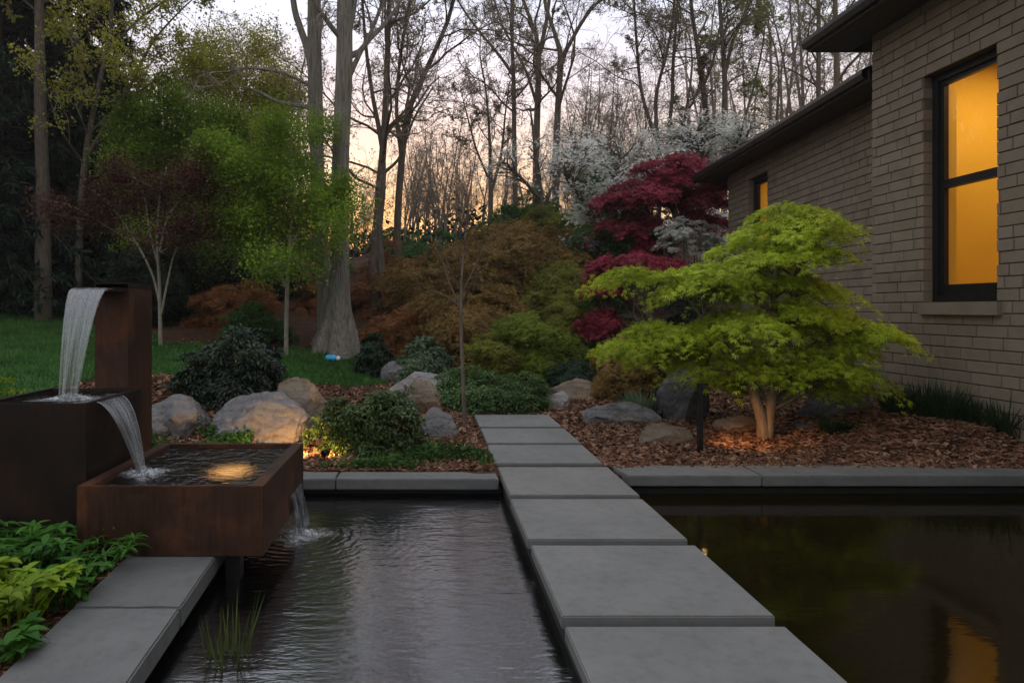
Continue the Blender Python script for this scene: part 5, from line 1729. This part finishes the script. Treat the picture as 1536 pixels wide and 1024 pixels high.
for zname, lst in zones:
    for i, (px, Y, H) in enumerate(sorted(lst)):
        if 'glow' in zname or 'middle' in zname or 'arms' in zname: H *= .66
        k = (2 if ('house' in zname or 'dogwood at' in zname or 'green trees' in zname) and cnt % 2 == 0 else [0, 1, 3, 0, 1][cnt % 5])
        x0 = (px - 642) * Y / 1000
        if meshes[k] is None:
            o = protos[k][0].build('far_tree', protos[k][1])
            meshes[k] = o
        else:
            o = meshes[k].copy(); COL.objects.link(o)
        s_ = H / 13 * rr_.uniform(.95, 1.1)
        o.location = (x0, Y, gzs(x0, Y)); o.rotation_euler = (0, 0, rr_.uniform(0, 6.28)); o.scale = (s_ * rr_.uniform(.85, 1.1), s_, s_)
        tag(o, 'slim bare far tree %s, %s from left' % (zname, ORD[i]), 'tree', 'bare trees of the far wood')
        cnt += 1
# distant mass
rng = np.random.default_rng(9)
mb = MB()
N = 330
Yv = rng.uniform(42, 85, N); pxv = rng.uniform(-250, 1500, N)
xv = (pxv - 642) * Yv / 1000; gv = gz(xv, Yv)
Hh = rng.uniform(6, 11, N) * (1 + .5 * sstep(760, 1100, pxv) + .5 * sstep(560, 300, pxv))
s_ = np.linspace(0, 1, 6)
poly = np.stack([xv[:, None] + rng.normal(size=(N, 1)) * s_[None] * 1.6 + rng.normal(size=(N, 1)) * np.sin(s_ * 5)[None] * .35, Yv[:, None] + 0 * s_[None], gv[:, None] - .2 + Hh[:, None] * s_[None]], -1)
rad = np.outer(rng.uniform(.035, .085, N), 1 - .85 * s_)
mb.tubes(poly, rad, 5)
p, r = grow(rng, poly, rad, 10, .1, 1, .9, .46, K=6, wig=.22, up=.3, rr=.5, rmin=.012); mb.tubes(p, r, 3)
p, r = grow(rng, p, r, 9, .1, 1, .85, .5, K=4, wig=.22, rr=.6, rmin=.008); mb.tubes(p, r, 3)
twig_leaves(rng, mb, p, 1, .16, 'diamond', .3, 1)
# brush at its feet
n = 60000
Yb = rng.uniform(26, 70, n); pb = rng.uniform(-250, 1500, n); xb = (pb - 642) * Yb / 1000
hb = rng.random(n) ** 1.5 * (1.1 + .6 * np.sin(xb * .9) + .5 * np.sin(xb * .37 + Yb))
pos = np.stack([xb, Yb, gz(xb, Yb) + np.maximum(.05, hb)], -1)
mb.leaves(pos, rng.normal(size=pos.shape), rng.normal(size=pos.shape), rng.uniform(.15, .35, n), 'diamond', .3, 2)
tag(mb.build('distant_wood', [M['twig'], M['bud_tan'], M['under']]), 'hazy mass of distant bare woodland and brush along the hilltop', 'wood', kind='stuff')


# ------------------------------------------------------------------ blades, herbs, reeds
def tuft(name, label, x, y, z, n, h, spread, mat, seed, width=.012, cat='grass tuft', lean=.55, group=None):
    rng = np.random.default_rng(seed)
    a = rng.uniform(0, 6.28, n); r = np.sqrt(rng.random(n)) * spread
    pos = np.stack([x + r * np.cos(a), y + r * np.sin(a), np.full(n, z)], -1)
    d = np.stack([np.cos(a) * lean * rng.random(n), np.sin(a) * lean * rng.random(n), np.ones(n)], -1) + rng.normal(size=(n, 3)) * .1
    hh = h * rng.uniform(.55, 1.1, n)
    mb = MB()
    c_ = np.array([x, y, z])
    nn = np.stack([np.cos(a), np.sin(a), .2 * np.ones(n)], -1)
    mb.lance(pos, d, nn, hh, width / h, rng.uniform(.1, .9, n) * lean, base=.8)
    o = mb.build(name, M[mat])
    for v in o.data.vertices: v.co -= Vector(c_)
    o.location = c_
    return tag(o, label, cat, group)


GT = 'grass tufts along the house wall'
for i, (px, Y, n, h, lab) in enumerate([(1345, 7.15, 150, .42, 'leftmost dark grass tuft at the house wall, beside the lime maple'), (1385, 6.95, 190, .48, 'tall dark grass tuft at the house wall below the window sill'),
                                       (1425, 6.75, 190, .46, 'dense dark grass tuft at the house wall, in the middle of the row'), (1462, 6.6, 150, .38, 'arching grass tuft at the house wall right of the middle one'),
                                       (1505, 6.3, 170, .42, 'grass tuft next to last at the right edge of the photo'), (1535, 6.15, 120, .40, 'rightmost grass tuft, cut by the photo edge')]):
    p = P(px, 600, Y)
    tuft('grass_tuft', lab, p[0], Y, gzs(p[0], Y) - .01, int(n * 1.7), h, .11, 'tuft', 600 + i, .0055, group=GT, lean=.8)
p = P(1252, 600, 6.9)
tuft('grass_tuft', 'small low grass tuft in the mulch right of the lime maple trunk', p[0], 6.9, gzs(p[0], 6.9) - .01, 280, .26, .10, 'tuft', 610, .005, lean=1.1, group=GT)
p = P(962, 590, 8.2)
tuft('grass_tuft', 'blue green spiky plant beside the dark leaning boulder', p[0], 8.2, gzs(p[0], 8.2) - .01, 300, .40, .15, 'blue_leaf', 611, .007, lean=.8)
tuft('reed_clump', 'clump of upright green reeds standing in the pond', -.86, 2.86, WZ - .12, 48, .40, .08, 'reed', 612, .0042, 'reed', .15)


def herb(label, x, y, n_st, h, leafL, mat, seed, spread=.18, width=.17, group='leafy plants beside the near kerb'):
    rng = np.random.default_rng(seed)
    z = gzs(x, y)
    t_ = thing('leafy_plant', label, 'plant', (x, y, z), group)
    st_ = MB(); lf = MB()
    for k in range(n_st):
        a = rng.uniform(0, 6.28); r = spread * math.sqrt(rng.random())
        b = np.array([x + r * .5 * math.cos(a), y + r * .5 * math.sin(a), z - .02])
        hh = h * rng.uniform(.5, 1.1)
        tp = np.array([x + r * 1.3 * math.cos(a), y + r * 1.3 * math.sin(a), z + hh])
        pl = resample([b, (b + tp) / 2 + np.array([0, 0, .1 * hh]), tp], 6)
        st_.tubes(pl, np.linspace(.005, .003, 6), 5)
        m = 9
        tt_ = np.concatenate([np.full(6, 1.0), rng.uniform(.35, .95, m - 6)])
        aa = np.arange(m) * 2.4 + rng.uniform(0, 6)
        p0, _, _ = at(pl[None], np.zeros((1, 6)), np.zeros(m, int), tt_)
        d = np.stack([np.cos(aa), np.sin(aa), rng.uniform(.15, .8, m)], -1)
        nn = np.stack([-np.cos(aa) * .5, -np.sin(aa) * .5, np.ones(m)], -1)
        lf.lance(p0, d, nn, leafL * rng.uniform(.65, 1.15, m), width, rng.uniform(.4, 1.0, m))
    st_.build('stem', M[mat], t_, smooth=True)
    lf.build('leaves', M[mat], t_, smooth=True)


herb('large green leafy plant against the dark tall basin at lower left', -2.05, 3.42, 30, .23, .105, 'herb', 701, .22)
herb('green leafy plant at the left edge below the tall basin', -2.35, 3.45, 24, .22, .105, 'herb', 705, .2)
herb('lime yellow leafy plant beside the near kerb', -1.83, 2.93, 28, .20, .095, 'herb_lime', 702, .19, .2)
herb('green leafy plant between the lime plant and the kerb joint', -1.68, 3.12, 14, .18, .085, 'herb', 703, .12, .2)
herb('feathery green plant in front of the low basin corner', -1.78, 3.48, 26, .17, .10, 'herb', 704, .20, .08)
herb('small green plant at the bottom left beside the near kerb', -1.66, 2.62, 6, .10, .09, 'herb', 706, .08, .25)
herb('lime leafy plant at the lower left corner of the photo', -2.05, 2.95, 18, .20, .09, 'herb_lime', 707, .15, .2)

# plastic bottle on the lawn
p = P(497, 551, 12.0)
g = gzs(p[0], 12.0) + .02
bo = thing('plastic_bottle', 'crumpled blue plastic bottle lying on the lawn at the trunk foot', 'bottle', (p[0], 12.0, g))
mb = MB(); pl = resample([(p[0] - .10, 12.0, g + .055), (p[0] + .0, 12.0, g + .06), (p[0] + .10, 11.98, g + .055)], 10)
mb.tubes(pl, np.array([.03, .055, .06, .055, .058, .05, .058, .055, .04, .022]), 14); mb.build('body', M['blue_plastic'], bo, smooth=True)
mb = MB(); mb.tubes(resample([(p[0] + .10, 11.98, g + .055), (p[0] + .16, 11.97, g + .05)], 4), np.array([.035, .045, .04, .03]), 12); mb.build('label_wrap', M['white_plastic'], bo, smooth=True)

# ------------------------------------------------------------------ evening air
t = NT('evening_haze')
pv = t.n('ShaderNodeVolumePrincipled')
pv.inputs['Color'].default_value = (.86, .82, .80, 1)
pv.inputs['Density'].default_value = .0010
pv.inputs['Anisotropy'].default_value = .3
t.l(pv.outputs[0], t.out.inputs['Volume'])
mb = MB(); mb.box(-132, 132, -42, 142, -2.2, 36)
tag(mb.build('haze', t.m), 'thin evening haze hanging in the garden and woods', 'haze', kind='stuff')
